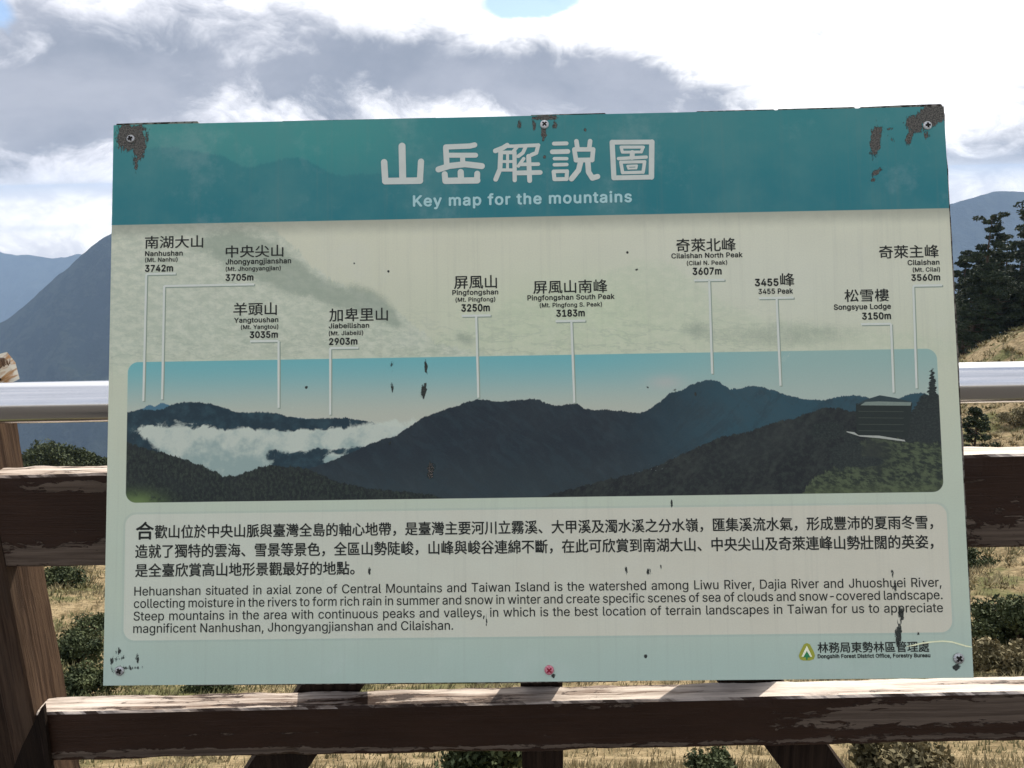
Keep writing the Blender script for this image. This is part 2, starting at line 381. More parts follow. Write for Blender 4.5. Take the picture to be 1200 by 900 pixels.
# ================================================================== THE FENCE
YF = 1.17
def wood_paint(seed, amount, patches=()):
    """brown paint worn to grey wood; wear is heavy on upward faces; patches = (x, z, rx, rz, strength) in metres"""
    def fn(nt):
        c = nt.coord(); x, y, z = nt.sep(c)
        g = nt.node('ShaderNodeNewGeometry'); nz = nt.sep(V(nt, g.outputs['Normal']))[2]; up = nt.step(nz, .45, .8)
        wob = nt.noise(nt.vec(x*.9, y, z), 3., 2)*.02
        grain = nt.noise(nt.vec(x*3.2+seed, y*70., (z+wob)*110.), 1., 6, .62, .3)
        fib = nt.noise(nt.vec(x*14+seed, y*420., (z+wob)*520.), 1., 4, .7)
        flake = nt.noise(nt.vec(x*24+seed*3, y*60., z*85.), 1., 8, .70, .5)
        big = nt.noise(nt.vec(x*2.1+seed, y*4., z*9.), 1., 3, .5)
        a = (big-.5)*.5
        for (px_, pz_, rx, rz, st) in patches:
            u = (x-px_)/rx; w = (z-pz_)/rz; a = a+nt.m('EXPONENT', (u*u+w*w)*-1.)*st*1.2
        bare = nt.step(flake+a+amount+.04, .60, .625)
        bias = nt.step(x, .12, .45); topb = nt.step(bias*.10-.03+flake*.55+grain*.65+nt.noise(nt.vec(x*6., y*25., 0.), 1., 4)*.25, .60, .67)
        bare = nt.mix(up, nt.vec(bare, bare, bare), nt.vec(topb, topb, topb))
        bv = nt.sep(bare)[0]
        barec = nt.mix(nt.step(grain, .3, .7), (.075, .052, .036, 1), (.175, .13, .095, 1))
        topc = nt.mix(nt.step(grain+(fib-.5)*.5+bias*.16, .34, .70), (.17, .115, .085, 1), (.72, .63, .55, 1))
        barec = nt.mix(up, barec, topc); barec = nt.mix(nt.step(fib, .55, .75, 0., .55), barec, (.05, .035, .025, 1))
        paint = nt.mix(nt.noise(nt.vec(x*8, y*8, z*30), 1., 4), (.024, .0115, .0065, 1), (.056, .028, .016, 1))
        return nt.mix(bv, paint, barec), dict(bump=bv*-1.*.6+grain*.7+fib*.35, bump_d=.0022, rough=nt.mix(bv, (.5, .5, .5, 1), (.9, .9, .9, 1)))
    return mat('worn_brown_paint', fn, .8, .25)
def wood_bare(seed=0., k=1.):
    def fn(nt):
        c = nt.coord(); x, y, z = nt.sep(c)
        wob = nt.noise(nt.vec(x, y, z*1.5), 2.5, 2)*.03
        grain = nt.noise(nt.vec((x+wob)*95+seed, (y+wob)*95, z*3.), 1., 6, .65, .2)
        fib = nt.noise(nt.vec((x+wob)*330, (y+wob)*330, z*9.), 1., 4, .7)
        big = nt.noise(nt.vec(x*14, y*14, z*3.), 1., 4)
        col = nt.mix(nt.step(grain, .3, .68), (.042*k, .023*k, .014*k, 1), (.135*k, .084*k, .052*k, 1))
        col = nt.mix(nt.step(fib, .56, .7, 0., .8), col, (.035, .022, .016, 1))
        col = nt.mix(nt.step(big, .5, .72, 0., .6), col, (.07*k, .05*k, .035*k, 1))
        return col, dict(bump=grain+fib*.6, bump_d=.003)
    return mat('weathered_bare_wood', fn, .9, .15)
def plank(name, x0, x1, y0, y1, z0, z1, m, parent, origin, seed=0., chip=.0018, n=260, axis='x', tilt=0.):
    """sawn board along x (or z) with softened, slightly chipped arrises"""
    prof = []; r = .0035; a0, a1, b0, b1 = (y0, y1, z0, z1) if axis == 'x' else (x0, x1, y0, y1)
    ks = 6
    def edge(p, q, cnt): return [(p[0]+(q[0]-p[0])*i/cnt, p[1]+(q[1]-p[1])*i/cnt) for i in range(cnt)]
    pts = [(a0+r, b0), (a1-r, b0), (a1, b0+r), (a1, b1-r), (a1-r, b1), (a0+r, b1), (a0, b1-r), (a0, b0+r)]
    for i in range(8): prof += edge(pts[i], pts[(i+1) % 8], ks if i % 2 == 0 else 1)
    L0, L1 = (x0, x1) if axis == 'x' else (z0, z1); K = len(prof); vs = []; ca, cb = (a0+a1)/2, (b0+b1)/2
    for i in range(n+1):
        s = L0+(L1-L0)*i/n
        for a, b in prof:
            e = min(1., (abs(a-ca)/((a1-a0)/2))**4*(abs(b-cb)/((b1-b0)/2))**4)
            d = fbm(s*18+seed, a*60, b*60, 4)*chip*(.2+1.2*e) + fbm(s*2+seed, a*5, b*5, 2)*chip*.5
            d -= max(0, fbm(s*9+seed*2, a*20, b*20, 3)-.25)*chip*3*e
            q = (a+(a-ca)/(a1-a0)*2*d, b+(b-cb)/(b1-b0)*2*d)
            vs.append((s, q[0], q[1]) if axis == 'x' else (q[0]+tilt*(s-L1), q[1], s))
    fs = []
    for i in range(n):
        for j in range(K): fs.append((i*K+j, i*K+(j+1) % K, (i+1)*K+(j+1) % K, (i+1)*K+j))
    fs.append(tuple(range(K))[::-1]); fs.append(tuple(range(n*K, n*K+K)))
    if axis == 'x': fs = [f[::-1] for f in fs][:0]+fs
    o = obj(name, vs, fs, m, parent, origin=origin)
    bm = bmesh.new(); bm.from_mesh(o.data); bmesh.ops.recalc_face_normals(bm, faces=bm.faces); bm.to_mesh(o.data); bm.free()
    return o
FO = (0, YF+.05, 0)
fence = empty('wooden_fence', FO, 'weathered brown timber fence with two peeling rails and a steel handrail behind the sign', 'fence')
PX = -.82
plank('upper_rail', PX+.001, 1.02, YF, YF+.042, 1.0087, 1.1665, wood_paint(1.7, -.10, [(-.66, 1.027, .5, .022, .32), (-.62, 1.148, .2, .013, .26), (.9, 1.03, .35, .028, .28), (.85, 1.10, .3, .04, .10)]), fence, FO, 1.)
plank('lower_rail', PX+.001, 1.03, YF, YF+.046, .642, .7395, wood_paint(9.4, -.13, [(.60, .70, .17, .028, .28), (.85, .708, .2, .026, .32), (.78, .655, .3, .007, .25), (-.55, .655, .35, .009, .32), (.0, .652, .5, .005, .2), (.15, .732, .13, .010, .22), (-.45, .69, .3, .004, .16)]), fence, FO, 5.)
plank('post', PX-.050, PX, YF-.004, YF+.096, -.06, 1.335, wood_bare(0., .8), fence, FO, 2., n=220, axis='z', chip=.0009)
plank('post_facing', PX-.16, PX-.0505, YF+.008, YF+.10, -.06, 1.30, wood_bare(4., .45), fence, FO, 3., n=120, axis='z', chip=.0009)
cp_ = atY(636, 885, YF+.05)
plank('post', cp_[0]-.037, cp_[0]+.037, YF+.049, YF+.12, -.3, 1.24, wood_bare(2., .3), fence, FO, 4., n=120, axis='z', chip=.0009)
plank('post', 1.034, 1.14, YF-.004, YF+.096, -.1, 1.30, wood_bare(6., .45), fence, FO, 5., n=120, axis='z', chip=.0009)
def brace(px0, py0, px1, py1, wpx, m, y0, y1, seed):
    a = atY(px0, py0, y0); b = atY(px1, py1, y0); a = np.array([a[0], a[2]]); b = np.array([b[0], b[2]])
    d = (b-a)/np.linalg.norm(b-a); n_ = np.array([-d[1], d[0]]); w = wpx/F*y0/.93/2
    a = a-d*.35; N = 60; vs, fs = [], []
    for i in range(N+1):
        p = a+(b-a)*i/N
        for s, yy in ((-1, y0), (1, y0), (1, y1), (-1, y1)):
            q = p+n_*s*(w+fbm(i*.4, s, seed)*.0012); vs.append((q[0], yy, q[1]))
    for i in range(N):
        for j in range(4): fs.append((i*4+j, i*4+(j+1) % 4, i*4+4+(j+1) % 4, i*4+4+j))
    fs += [(3, 2, 1, 0), tuple(range(N*4, N*4+4))]
    o = obj('brace', vs, fs, m, fence, origin=FO)
    bm = bmesh.new(); bm.from_mesh(o.data); bmesh.ops.recalc_face_normals(bm, faces=bm.faces); bm.to_mesh(o.data); bm.free()
wb = wood_bare(8., .28)
brace(331, 892, 597, 490, 66, wb, YF+.049, YF+.10, 1.)
brace(943, 888, 655, 490, 66, wb, YF+.0495, YF+.10, 2.)
def dark_wedge():  # dark flat triangle standing before the post, below the rail's left end
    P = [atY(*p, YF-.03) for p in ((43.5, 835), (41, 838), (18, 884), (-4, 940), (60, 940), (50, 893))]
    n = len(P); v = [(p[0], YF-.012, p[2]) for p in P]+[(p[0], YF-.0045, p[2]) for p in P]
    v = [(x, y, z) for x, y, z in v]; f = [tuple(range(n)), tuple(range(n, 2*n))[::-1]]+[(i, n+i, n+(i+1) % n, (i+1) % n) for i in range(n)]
    o = obj('dark_triangle', v, f, wood_bare(11., .16), fence, origin=FO)
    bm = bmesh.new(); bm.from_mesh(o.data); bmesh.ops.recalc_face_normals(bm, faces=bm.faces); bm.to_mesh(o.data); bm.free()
dark_wedge()
# steel handrail
def lathe_tube(name, x0, x1, yc, zc, r, m, parent, origin, sides=72, thick=.003):
    vs, fs = [], []; N = 24
    for i in range(N+1):
        x = x0+(x1-x0)*i/N; dz = .0006*sin(x*5.1)
        for k in range(sides): a = 2*pi*k/sides; vs.append((x, yc+cos(a)*r, zc+sin(a)*r+dz))
    for i in range(N):
        for k in range(sides): fs.append((i*sides+k, i*sides+(k+1) % sides, (i+1)*sides+(k+1) % sides, (i+1)*sides+k))
    return obj(name, vs, fs, m, parent, True, origin)
def steel(nt):
    c = nt.coord(); x, y, z = nt.sep(c); n = nt.noise(nt.vec(x*3, y*500, z*500), 1., 4, .6); b = nt.noise(nt.vec(x*9, y*40, z*40), 1., 4)
    return nt.mix(nt.step(b, .4, .8, 0., .35), (.80, .80, .80, 1), (.62, .61, .59, 1)), dict(rough=n*.16+.12, bump=n, bump_d=.00006)
hy = YF-.034; t0 = atY(600, 436.5, hy); t1 = atY(600, 483.2, hy)
lathe_tube('handrail', -1.35, 1.6, hy, (t0[2]+t1[2])/2, (t0[2]-t1[2])/2*1.0, mat('brushed_steel', steel, .25, .5, 1.), fence, FO)
# rusty white bracket on top of the left post: a folded sheet channel with bolt holes and frayed strap ends
def bracket():
    def fn(nt):
        c = nt.coord(); n = nt.noise(c, 34., 6, .65, .4); f = nt.noise(c, 160., 3, .6)
        a = nt.mix(nt.step(n, .47, .62), (.72, .69, .60, 1), (.45, .24, .08, 1))
        return nt.mix(nt.step(n+(f-.5)*.3, .64, .70), a, (.07, .035, .02, 1)), dict(bump=n, bump_d=.002)
    m = mat('rusty_white_paint', fn, .6, .4)
    bm = bmesh.new(); Y0 = YF+.012
    P = [atY(-30, 437, Y0+.085), atY(-30, 470, Y0), atY(23, 444, Y0), atY(18, 424.5, Y0+.07)]
    f = [bm.verts.new(p) for p in P]; bk = [bm.verts.new(Vector(p)+Vector((-.046, .055, .006))) for p in P]
    t = .0035
    bm.faces.new(f); bm.faces.new([f[3], f[2], bk[2], bk[3]]); bm.faces.new([f[1], bk[1], bk[2], f[2]]); bm.faces.new(bk[::-1])
    r = bmesh.ops.solidify(bm, geom=bm.faces[:], thickness=t); bmesh.ops.recalc_face_normals(bm, faces=bm.faces)
    bmesh.ops.translate(bm, verts=bm.verts, vec=-Vector(FO)); me = bpy.data.meshes.new('post_bracket'); bm.to_mesh(me); bm.free(); me.materials.append(m)
    o = bpy.data.objects.new('post_bracket', me); COL.objects.link(o); o.parent = fence
    dark = mat('dark_hole', lambda nt: (.01, .008, .006, 1), .9)
    h = Vector(atY(-1, 444.5, Y0+.014)); vs = [(h.x+.003*cos(k*pi/8), h.y, h.z+.003*sin(k*pi/8)) for k in range(16)]
    obj('bolt_hole', vs, [tuple(range(16))], dark, o, origin=FO)
    segs = []
    for i in range(26):
        p = Vector(atY(-26+i*1.5+random.uniform(-.6, .6), 436-.42*i*1.0+random.uniform(-1, 1)+2, Y0+.02+random.uniform(0, .02))); segs.append((p, p+Vector((random.uniform(-.003, .003), random.uniform(-.002, .002), random.uniform(.006, .016))), .0009, .0005))
    v, f_ = tubes(segs, 4); q = obj('frayed_splinters', v, f_, wood_bare(3., 1.3), o, origin=FO); q['kind'] = 'stuff'
bracket()

# ================================================================== THE SIGN
W, H = 1.2, .8
SC = Vector((.02380555, 1.08556271, 1.3068334)); YAW, LEAN = -.02004248, .31922481
EX = Vector((cos(YAW), sin(YAW), 0)); EY = Vector((-sin(YAW)*sin(LEAN), cos(YAW)*sin(LEAN), cos(LEAN))); EZ = EX.cross(EY)
def L(px, py):
    """measured spot -> metres on the sign face from its centre"""
    d = Vector(ray(px, py)); o = Vector(EYE); t = (SC-o).dot(EZ)/d.dot(EZ); p = o+d*t-SC; return p.dot(EX), p.dot(EY)
sign = empty('information_sign', tuple(SC-EY*H/2), 'large teal and cream mountain map board with worn corners in front of the fence', 'sign')
R3 = Matrix((EX, EY, EZ)).transposed(); sign.rotation_euler = R3.to_euler()
SO = Vector((0, -H/2, 0))          # children are written about the sign centre
def sobj(name, verts, faces, m, parent=None, smooth=False):
    return obj(name, verts, faces, m, parent or sign, smooth, origin=None if parent else tuple(SO))
KS = 1.62
def S(r, g, b): return C(r, g, b, KS)
def panel_fn(nt):
    c = nt.coord(); x, y, _ = nt.sep(c); y = y-H/2*1.0      # object origin sits at the bottom edge
    X, Y = x*1000., y*1000.
    P = nt.vec(X, Y, 0.)
    def mm(px, py): a = L(px, py); return a[0]*1000, a[1]*1000
    fine = nt.noise(P, .45, 3, .6); med = nt.noise(P, .06, 5, .6); low = nt.noise(P, .012, 4, .55); jag = nt.noise(nt.vec(X, Y*.2, 0.), .10, 7, .72); jg2 = nt.noise(nt.vec(X, Y*.3, 7.), .45, 4, .75)
    def gauss(px, py, rx, ry, tilt=0.):
        a, b = mm(px, py); k = 1.245; u = (X-a); v = (Y-b)
        if tilt: u, v = u*cos(tilt)+v*sin(tilt), v*cos(tilt)-u*sin(tilt)
        u = u/(rx*k); v = v/(ry*k); return nt.m('EXPONENT', (u*u+v*v)*-1.)
    def rrect(p0, p1, r):
        (a0, b0), (a1, b1) = p0, p1; cx, cy, hx, hy = (a0+a1)/2, (b0+b1)/2, abs(a1-a0)/2-r, abs(b1-b0)/2-r
        qx = nt.m('MAXIMUM', nt.m('ABSOLUTE', X-cx)-hx, 0.); qy = nt.m('MAXIMUM', nt.m('ABSOLUTE', Y-cy)-hy, 0.)
        return nt.step(nt.m('SQRT', qx*qx+qy*qy), r-.5, r+.5, 1., 0.)
    def ridge(pts, j=0., soft=.7):
        q = [mm(*p) for p in pts]; lo, hi = min(a for a, b in q), max(a for a, b in q)
        h = nt.curve(X, q, lo, hi, -400., 400.)
        return nt.step(Y-(h+(jag-.5)*j*5.+(jg2-.5)*j*3.), -soft, soft, 1., 0.)
    # --- lower background, then cream field, washes, banner
    ymid = mm(600, 415)[1]; ybot = mm(600, 590)[1]
    bg = nt.mix(nt.step(Y, -400, -270), S(158, 175, 160), S(174, 184, 162))
    bg = nt.mix(nt.step(Y+(low-.5)*60, -260, ymid+20), bg, S(188, 190, 162))
    bg = nt.mix(nt.step(Y, ymid+20, 230), bg, S(204, 195, 168))
    bg = nt.mix(gauss(880, 330, 260, 70)*.6, bg, S(204, 200, 176))
    bg = nt.mix(gauss(170, 380, 120, 90)*.45, bg, S(182, 188, 164))
    bg = nt.mix(gauss(680, 370, 130, 48)*.7, bg, S(186, 194, 158))
    hillA = ridge([(120, 258), (300, 262), (322, 268), (345, 290), (365, 312), (385, 326), (410, 338), (440, 345), (465, 365), (490, 386), (512, 402), (560, 414), (1110, 425)], 6., 3.)
    hillB = ridge([(120, 430), (470, 418), (500, 398), (540, 384), (575, 368), (600, 350), (625, 344), (650, 342), (680, 330), (710, 322), (740, 308), (762, 304), (790, 312), (815, 330), (850, 356), (900, 376), (980, 384), (1060, 390), (1110, 400)], 6., 8.)
    tex = nt.noise(nt.vec(X*.7+Y*.55, Y*1.1-X*.2, 0.), .09, 8, .68)
    upm = nt.step(Y, ymid-40, ymid+20); bg = nt.mix(hillB*upm*.36, bg, nt.mix(nt.step(tex, .38, .66), S(170, 182, 150), S(192, 202, 168)))
    bg = nt.mix(hillA*upm*.52, bg, nt.mix(nt.step(tex, .36, .66), S(152, 164, 144), S(194, 198, 176)))
    wash = gauss(385, 345, 26, 9, -.6)*.8+gauss(455, 372, 26, 8, -.7)*.8+gauss(300, 305, 60, 26, -.5)*1.1+gauss(345, 325, 40, 16, -.6)+gauss(428, 352, 38, 17, -.45)*1.1+gauss(250, 290, 60, 18)*.45+gauss(545, 397, 18, 10, -.5)*.8+gauss(925, 392, 120, 20)*.7+gauss(815, 385, 18, 10)*.5
    bg = nt.mix(nt.step(wash*(med*.9+.55)*(fine*.5+.75), .3, .9, 0., .62), bg, S(128, 140, 120))
    contour = nt.step(nt.m('ABSOLUTE', nt.noise(nt.vec(X*.5+Y*.25, Y*1.6, 2.), .02, 5, .62)-.5), 0., .03, 1., 0.)
    lowm = nt.step(Y, ymid+95, ymid+5)*nt.step(X, 480, 250)*nt.step(Y, ymid-20, ymid+5)
    bg = nt.mix(contour*lowm*.28, bg, S(132, 146, 122)); bg = nt.mix(nt.step(med, .52, .75)*lowm*.22, bg, S(138, 150, 126))
    bg = nt.mix(nt.step(med, .48, .8)*lowm*.3, bg, S(196, 202, 170))
    yb = (mm(300, 259.3)[1]+mm(900, 249.5)[1])/2
    bg = nt.mix(nt.step(Y+(med-.5)*8, yb-26, yb)*.55, bg, S(112, 116, 100))
    ban = nt.mix(nt.step(Y, yb, 400), S(30, 112, 114), S(58, 132, 124))
    r1 = ridge([(133, 172), (170, 174), (200, 172), (225, 176), (245, 180), (262, 183), (285, 196), (295, 196), (310, 192), (330, 187), (345, 184), (360, 188), (385, 202), (400, 206), (440, 203), (470, 204), (500, 205), (700, 190), (900, 170), (1110, 150)], 3., 2.5)
    r1 = nt.m('MAXIMUM', r1, nt.step(X, mm(405, 200)[0], mm(560, 200)[0])); ban = nt.mix(r1*.5, ban, S(24, 100, 108)); ban = nt.mix(nt.step(low, .4, .7)*.35, ban, S(40, 118, 118))
    col = nt.mix(nt.step(Y, yb-.6, yb+.6), bg, ban)
    # --- text panel
    tp = rrect(mm(147, 603), mm(1116.5, 741), 16.); tpc = nt.mix(nt.step(X+(low-.5)*500, -600, 500), S(190, 192, 172), S(194, 188, 166))
    sh = rrect((mm(147, 603)[0]-3, mm(147, 603)[1]+3), (mm(1116.5, 741)[0]+3, mm(1116.5, 741)[1]-3), 18.)
    col = nt.mix(sh*.15, col, S(120, 140, 135)); col = nt.mix(tp*.92, col, tpc)
    # --- the panorama picture
    p0, p1 = mm(150, 424.5), mm(1106, 576.5); pic = rrect(p0, p1, 15.)
    ytop, yhor = mm(600, 416)[1], mm(600, 490)[1]
    skyc = nt.mix(nt.step(Y, yhor, ytop), S(172, 174, 154), S(104, 164, 162))
    skyr = nt.mix(nt.step(Y, yhor, ytop), S(162, 172, 156), S(138, 166, 154)); skyc = nt.mix(nt.step(X, 50, 420), skyc, skyr)
    skyc = nt.mix(gauss(780, 448, 20, 8)*.5, skyc, S(178, 170, 158))
    a = skyc
    a = nt.mix(ridge([(148, 486), (158, 482), (166, 479), (175, 474), (181, 477), (186, 474), (191, 471.5), (197, 475), (215, 477), (1110, 560)], 1.5), a, S(66, 104, 118))
    left = ridge([(148, 483), (168, 479), (180, 481), (192, 479), (202, 474), (213, 471.5), (228, 471), (248, 473.5), (262, 478), (275, 482), (290, 484), (310, 483), (325, 484), (335, 487), (350, 490), (368, 491), (385, 489.5), (405, 490), (420, 491.5), (432, 494), (443, 497), (452, 501), (470, 520), (1110, 590)], 2.)
    lc = nt.mix(nt.step(med, .4, .7), S(18, 42, 50), S(36, 62, 68)); a = nt.mix(left, a, lc)
    fog = gauss(458, 503, 34, 12)*1.1+gauss(410, 514, 50, 9)*1.1
    cl = gauss(240, 525, 52, 18, -.28)*1.5+gauss(300, 514, 75, 11)*1.4+gauss(375, 516, 58, 8)*1.15+gauss(268, 540, 40, 20)*1.5+gauss(225, 532, 34, 12)*.9+gauss(183, 508, 28, 9, -.2)*.9+gauss(385, 538, 22, 5, .2)*.75+fog
    cln = nt.step(cl+(nt.noise(P, .035, 8, .68, .5)-.5)*2.4, .40, .72)
    clc = nt.mix(nt.step(nt.noise(P, .035, 5, .6)+(Y-mm(600, 520)[1])*.006, .35, .65), S(140, 158, 148), S(184, 190, 172))
    a = nt.mix(cln*.93, a, clc)
    mid = ridge([(148, 620), (350, 556), (362, 549), (378, 544), (400, 535), (420, 527), (440, 518), (465, 510), (480, 500), (495, 489), (508, 485), (520, 481), (540, 474), (550, 470), (558, 468), (575, 469), (583, 470.5), (595, 470), (610, 468), (628, 468), (640, 472), (646, 475), (652, 476), (660, 474), (676, 473), (684, 478), (690, 480), (710, 480), (730, 482), (748, 484), (757, 482), (765, 476), (775, 470), (783, 461), (792, 459), (800, 457), (808, 452), (815, 449), (824, 446), (833, 445), (840, 446), (848, 451), (855, 456), (870, 455), (882, 452), (895, 454), (905, 457), (920, 462), (945, 468), (965, 469), (975, 467), (985, 465), (1000, 463), (1012, 464), (1030, 470), (1050, 468), (1066, 462), (1078, 460), (1090, 464), (1106, 466)], 1.8)
    mc = nt.mix(nt.step(X+(med-.5)*60, 90, 330), S(22, 34, 40), S(36, 68, 76))
    mc = nt.mix(nt.step(Y+(low-.5)*40, mm(600, 520)[1], mm(600, 575)[1], 0., .5), mc, S(44, 56, 56))
    mc = nt.mix(nt.step(nt.noise(nt.vec(X+Y*.6, Y*.5-X*.2, 0.), .035, 6, .65), .5, .75, 0., .35), mc, S(52, 66, 68))
    gul = nt.noise(nt.vec(X*.8+Y*.9, Y*.35-X*.25, 1.), .05, 8, .72, .4); gul2 = nt.noise(nt.vec(X*.9-Y*.8, Y*.4+X*.2, 5.), .045, 8, .72, .4)
    mc = nt.mix(nt.step(gul, .47, .60, 0., .30), mc, S(38, 56, 60)); mc = nt.mix(nt.step(gul2, .50, .62, 0., .35), mc, S(28, 42, 46))
    a = nt.mix(mid, a, mc)
    snow = nt.step(nt.noise(P, .5, 3, .6), .68, .74)*gauss(905, 461, 25, 6)
    a = nt.mix(snow, a, S(150, 160, 160))
    fg = ridge([(148, 518), (158, 521), (170, 525), (185, 529), (198, 532), (210, 537), (222, 541), (235, 545), (248, 551), (262, 557), (275, 558), (285, 555), (297, 550), (312, 545), (322, 545), (332, 547), (350, 547), (362, 550), (375, 556), (388, 562), (400, 566), (420, 570), (460, 575), (500, 579), (520, 583), (540, 596), (1110, 600)], 3.)
    fc = nt.mix(nt.step(nt.noise(nt.vec(X, Y*.6, 0.), .25, 5, .7), .42, .66), S(12, 21, 19), S(42, 52, 40)); fc = nt.mix(nt.step(gul, .48, .6, 0., .5), fc, S(24, 32, 30))
    fc = nt.mix(gauss(160, 590, 26, 12)*nt.step(med, .3, .5), fc, S(92, 112, 60)); a = nt.mix(fg, a, fc)
    rg = ridge([(148, 700), (610, 590), (640, 581), (660, 575), (700, 565), (740, 555), (765, 548), (800, 532), (817, 524), (833, 517), (850, 511), (867, 508), (885, 503), (900, 497), (915, 493), (933, 490), (942, 486), (950, 483), (962, 479), (973, 478), (985, 479), (1003, 482), (1106, 486)], 2.5)
    rc = nt.mix(nt.step(nt.noise(P, .12, 5, .65), .42, .68), S(12, 19, 20), S(34, 42, 36)); rc = nt.mix(nt.step(gul2, .48, .6, 0., .3), rc, S(52, 58, 50)); rc = nt.mix(gauss(890, 520, 80, 20, .35)*.3, rc, S(52, 58, 54)); a = nt.mix(rg, a, rc)
    sno2 = nt.step(nt.noise(P, .35, 3, .6), .66, .72)*gauss(775, 545, 50, 6, .35); a = nt.mix(sno2*.8, a, S(140, 146, 140))
    gg = ridge([(148, 900), (915, 600), (938, 584), (948, 566), (960, 556), (975, 549), (988, 540), (1000, 531), (1008, 516), (1025, 512), (1045, 513), (1062, 517), (1106, 521)], 5., 2.)
    gc = nt.mix(nt.step(nt.noise(nt.vec(X*.6, Y+X*.25, 0.), .16, 5, .65), .4, .62), S(24, 34, 25), S(74, 84, 56))
    gc = nt.mix(gauss(1024, 530, 22, 20)*.95, gc, S(34, 40, 34)); gc = nt.mix(nt.step(Y, mm(1000, 585)[1], mm(1000, 560)[1], .5, 0.), gc, S(82, 92, 58)); a = nt.mix(gg, a, gc)
    tj = nt.noise(nt.vec(X, Y*1.3, 3.), .30, 5, .8)
    tw = nt.noise(nt.vec(X*.25, Y*1.2, 11.), .22, 4, .75); tr = nt.step(Y+(tj-.5)*12-nt.curve(X+(tw-.5)*20, [mm(*p) for p in [(1050, 540), (1058, 522), (1062, 496), (1067, 484), (1072, 476), (1077, 468), (1082, 461), (1086, 464), (1089, 452), (1090.5, 438), (1092, 431), (1095.5, 436), (1097, 456), (1100, 466), (1108, 462)]], mm(1050, 500)[0], mm(1108, 500)[0], -400., 400.), -.8, .8, 1., 0.)
    tr = tr*nt.step(X, mm(1054, 500)[0], mm(1058, 500)[0])*nt.step(Y+(tj-.5)*5, mm(1080, 518.5)[1], mm(1080, 517)[1])
    dk = nt.step(nt.m('MAXIMUM', nt.m('MAXIMUM', gauss(999, 528, 12, 21), gauss(985, 536, 11, 16)), nt.m('MAXIMUM', gauss(970, 505, 22, 12)*.9, gauss(1010, 541, 28, 7)))+(tj-.5)*.9, .40, .50)
    a = nt.mix(nt.m('MAXIMUM', tr, dk), a, nt.mix(nt.step(tj, .4, .7), S(18, 26, 25), S(42, 52, 44)))
    col = nt.mix(pic, col, a)
    # --- general ageing
    col = nt.mix(nt.step(low, .3, .8, 0., .10)*(1.-pic*.8), col, S(150, 148, 130)); col = nt.mix(nt.step(fine, .3, .7, .0, .05), col, S(90, 90, 80))
    streak = nt.noise(nt.vec(X*.9, Y*.02, 8.), .12, 6, .7); col = nt.mix(nt.step(streak, .50, .72, 0., .09)*(1.-pic), col, S(110, 112, 100)); col = nt.mix(nt.step(nt.noise(nt.vec(X*.3, Y*.3, 5.), .03, 7, .7), .52, .7, 0., .09)*(1.-pic), col, S(205, 205, 190))
    spk = nt.step(nt.voro(P, .021), .0, .04, 1., 0.); col = nt.mix(nt.step(nt.noise(P, 1.3, 2, .5), .75, .79)*.35, col, S(60, 62, 55))
    # --- peeled film: (px, py, rx, ry, strength, tilt)
    pn = nt.noise(nt.vec(X*1.0, Y*.38, 4.), .30, 6, .72, .3); pm = None
    for (px_, py_, rx, ry, st, tl) in [
            (149, 161, 13, 18, 1.4, 0.), (163, 168, 9, 22, 1.3, 0.), (159, 190, 4, 16, .85, 0.), (156, 152, 18, 5, 1.2, 0.), (172, 162, 4, 22, .62, 0.),
            (639, 138, 17, 3.5, 1.2, 0.), (637, 155, 4, 14, .95, 0.), (609, 146, 3, 8, .8, 0.), (626, 146, 3, 8, .8, 0.), (650, 147, 4, 6, .9, 0.), (638, 184, 3, 3, .8, 0.), (685, 152, 2.5, 3, .7, 0.), (605, 160, 2, 4, .6, 0.),
            (1092, 135, 19, 12, 1.5, .3), (1072, 145, 11, 12, 1.3, .5), (1066, 160, 5, 14, 1.0, -.3), (1086, 158, 5, 6, .85, 0.),
            (1026, 165, 6.5, 20, 1.35, -.1), (1030, 153, 7, 7, .9, .6), (1027, 202, 9, 4, .95, .7), (1023, 211, 4, 3, .85, .6), (1045, 163, 3.5, 8, .62, .5), (1043, 151, 5, 2.5, .75, .3),
            (499, 430, 2.6, 10, 1.0, .1), (497, 458, 4, 10, 1.0, -.2), (459, 428, 3, 8, .75, 0.), (460, 455, 2.2, 8, .85, 0.), (505, 551, 6, 14, .92, 0.), (457, 520, 3, 5, .6, 0.),
            (138, 772, 12, 5, .6, .3), (150, 783, 22, 3.5, .66, 0.), (138, 785, 12, 8, .66, 0.), (161, 772, 3, 7, .74, 0.), (131, 775, 3, 8, .74, 0.), (139, 762, 5, 7, .62, 0.),
            (1053, 745, 4.5, 15, 1.05, -.1), (1056, 720, 4, 14, .82, 0.), (1049, 690, 3.5, 12, .8, 0.), (1046, 672, 2, 8, .72, 0.), (1075, 743, 3, 3, .7, 0.), (1121, 782, 5, 4, 1.1, .3),
            (433, 668, 2, 7, .85, 0.), (734, 668, 2, 7, .82, 0.), (760, 672, 5, 7, .68, 0.), (775, 664, 2, 4, .7, 0.), (787, 590, 2, 7, .78, 0.), (570, 725, 1.6, 10, .74, 0.), (757, 769, 3, 2.5, .9, 0.), (648, 792, 5, 3, .8, 0.), (791, 457, 4, 3, .75, 0.), (815, 462, 2, 3, .85, 0.),
            (415, 309, 2, 2, .85, 0.), (455, 318, 2, 2, .9, 0.), (735, 296, 2, 2, .85, 0.), (746, 316, 2, 2, .85, 0.), (759, 454, 2, 2, .8, 0.), (359, 454, 2, 2, .95, 0.)]:
        g = gauss(px_, py_, rx, ry, tl)*st; pm = g if pm is None else nt.m('MAXIMUM', pm, g)
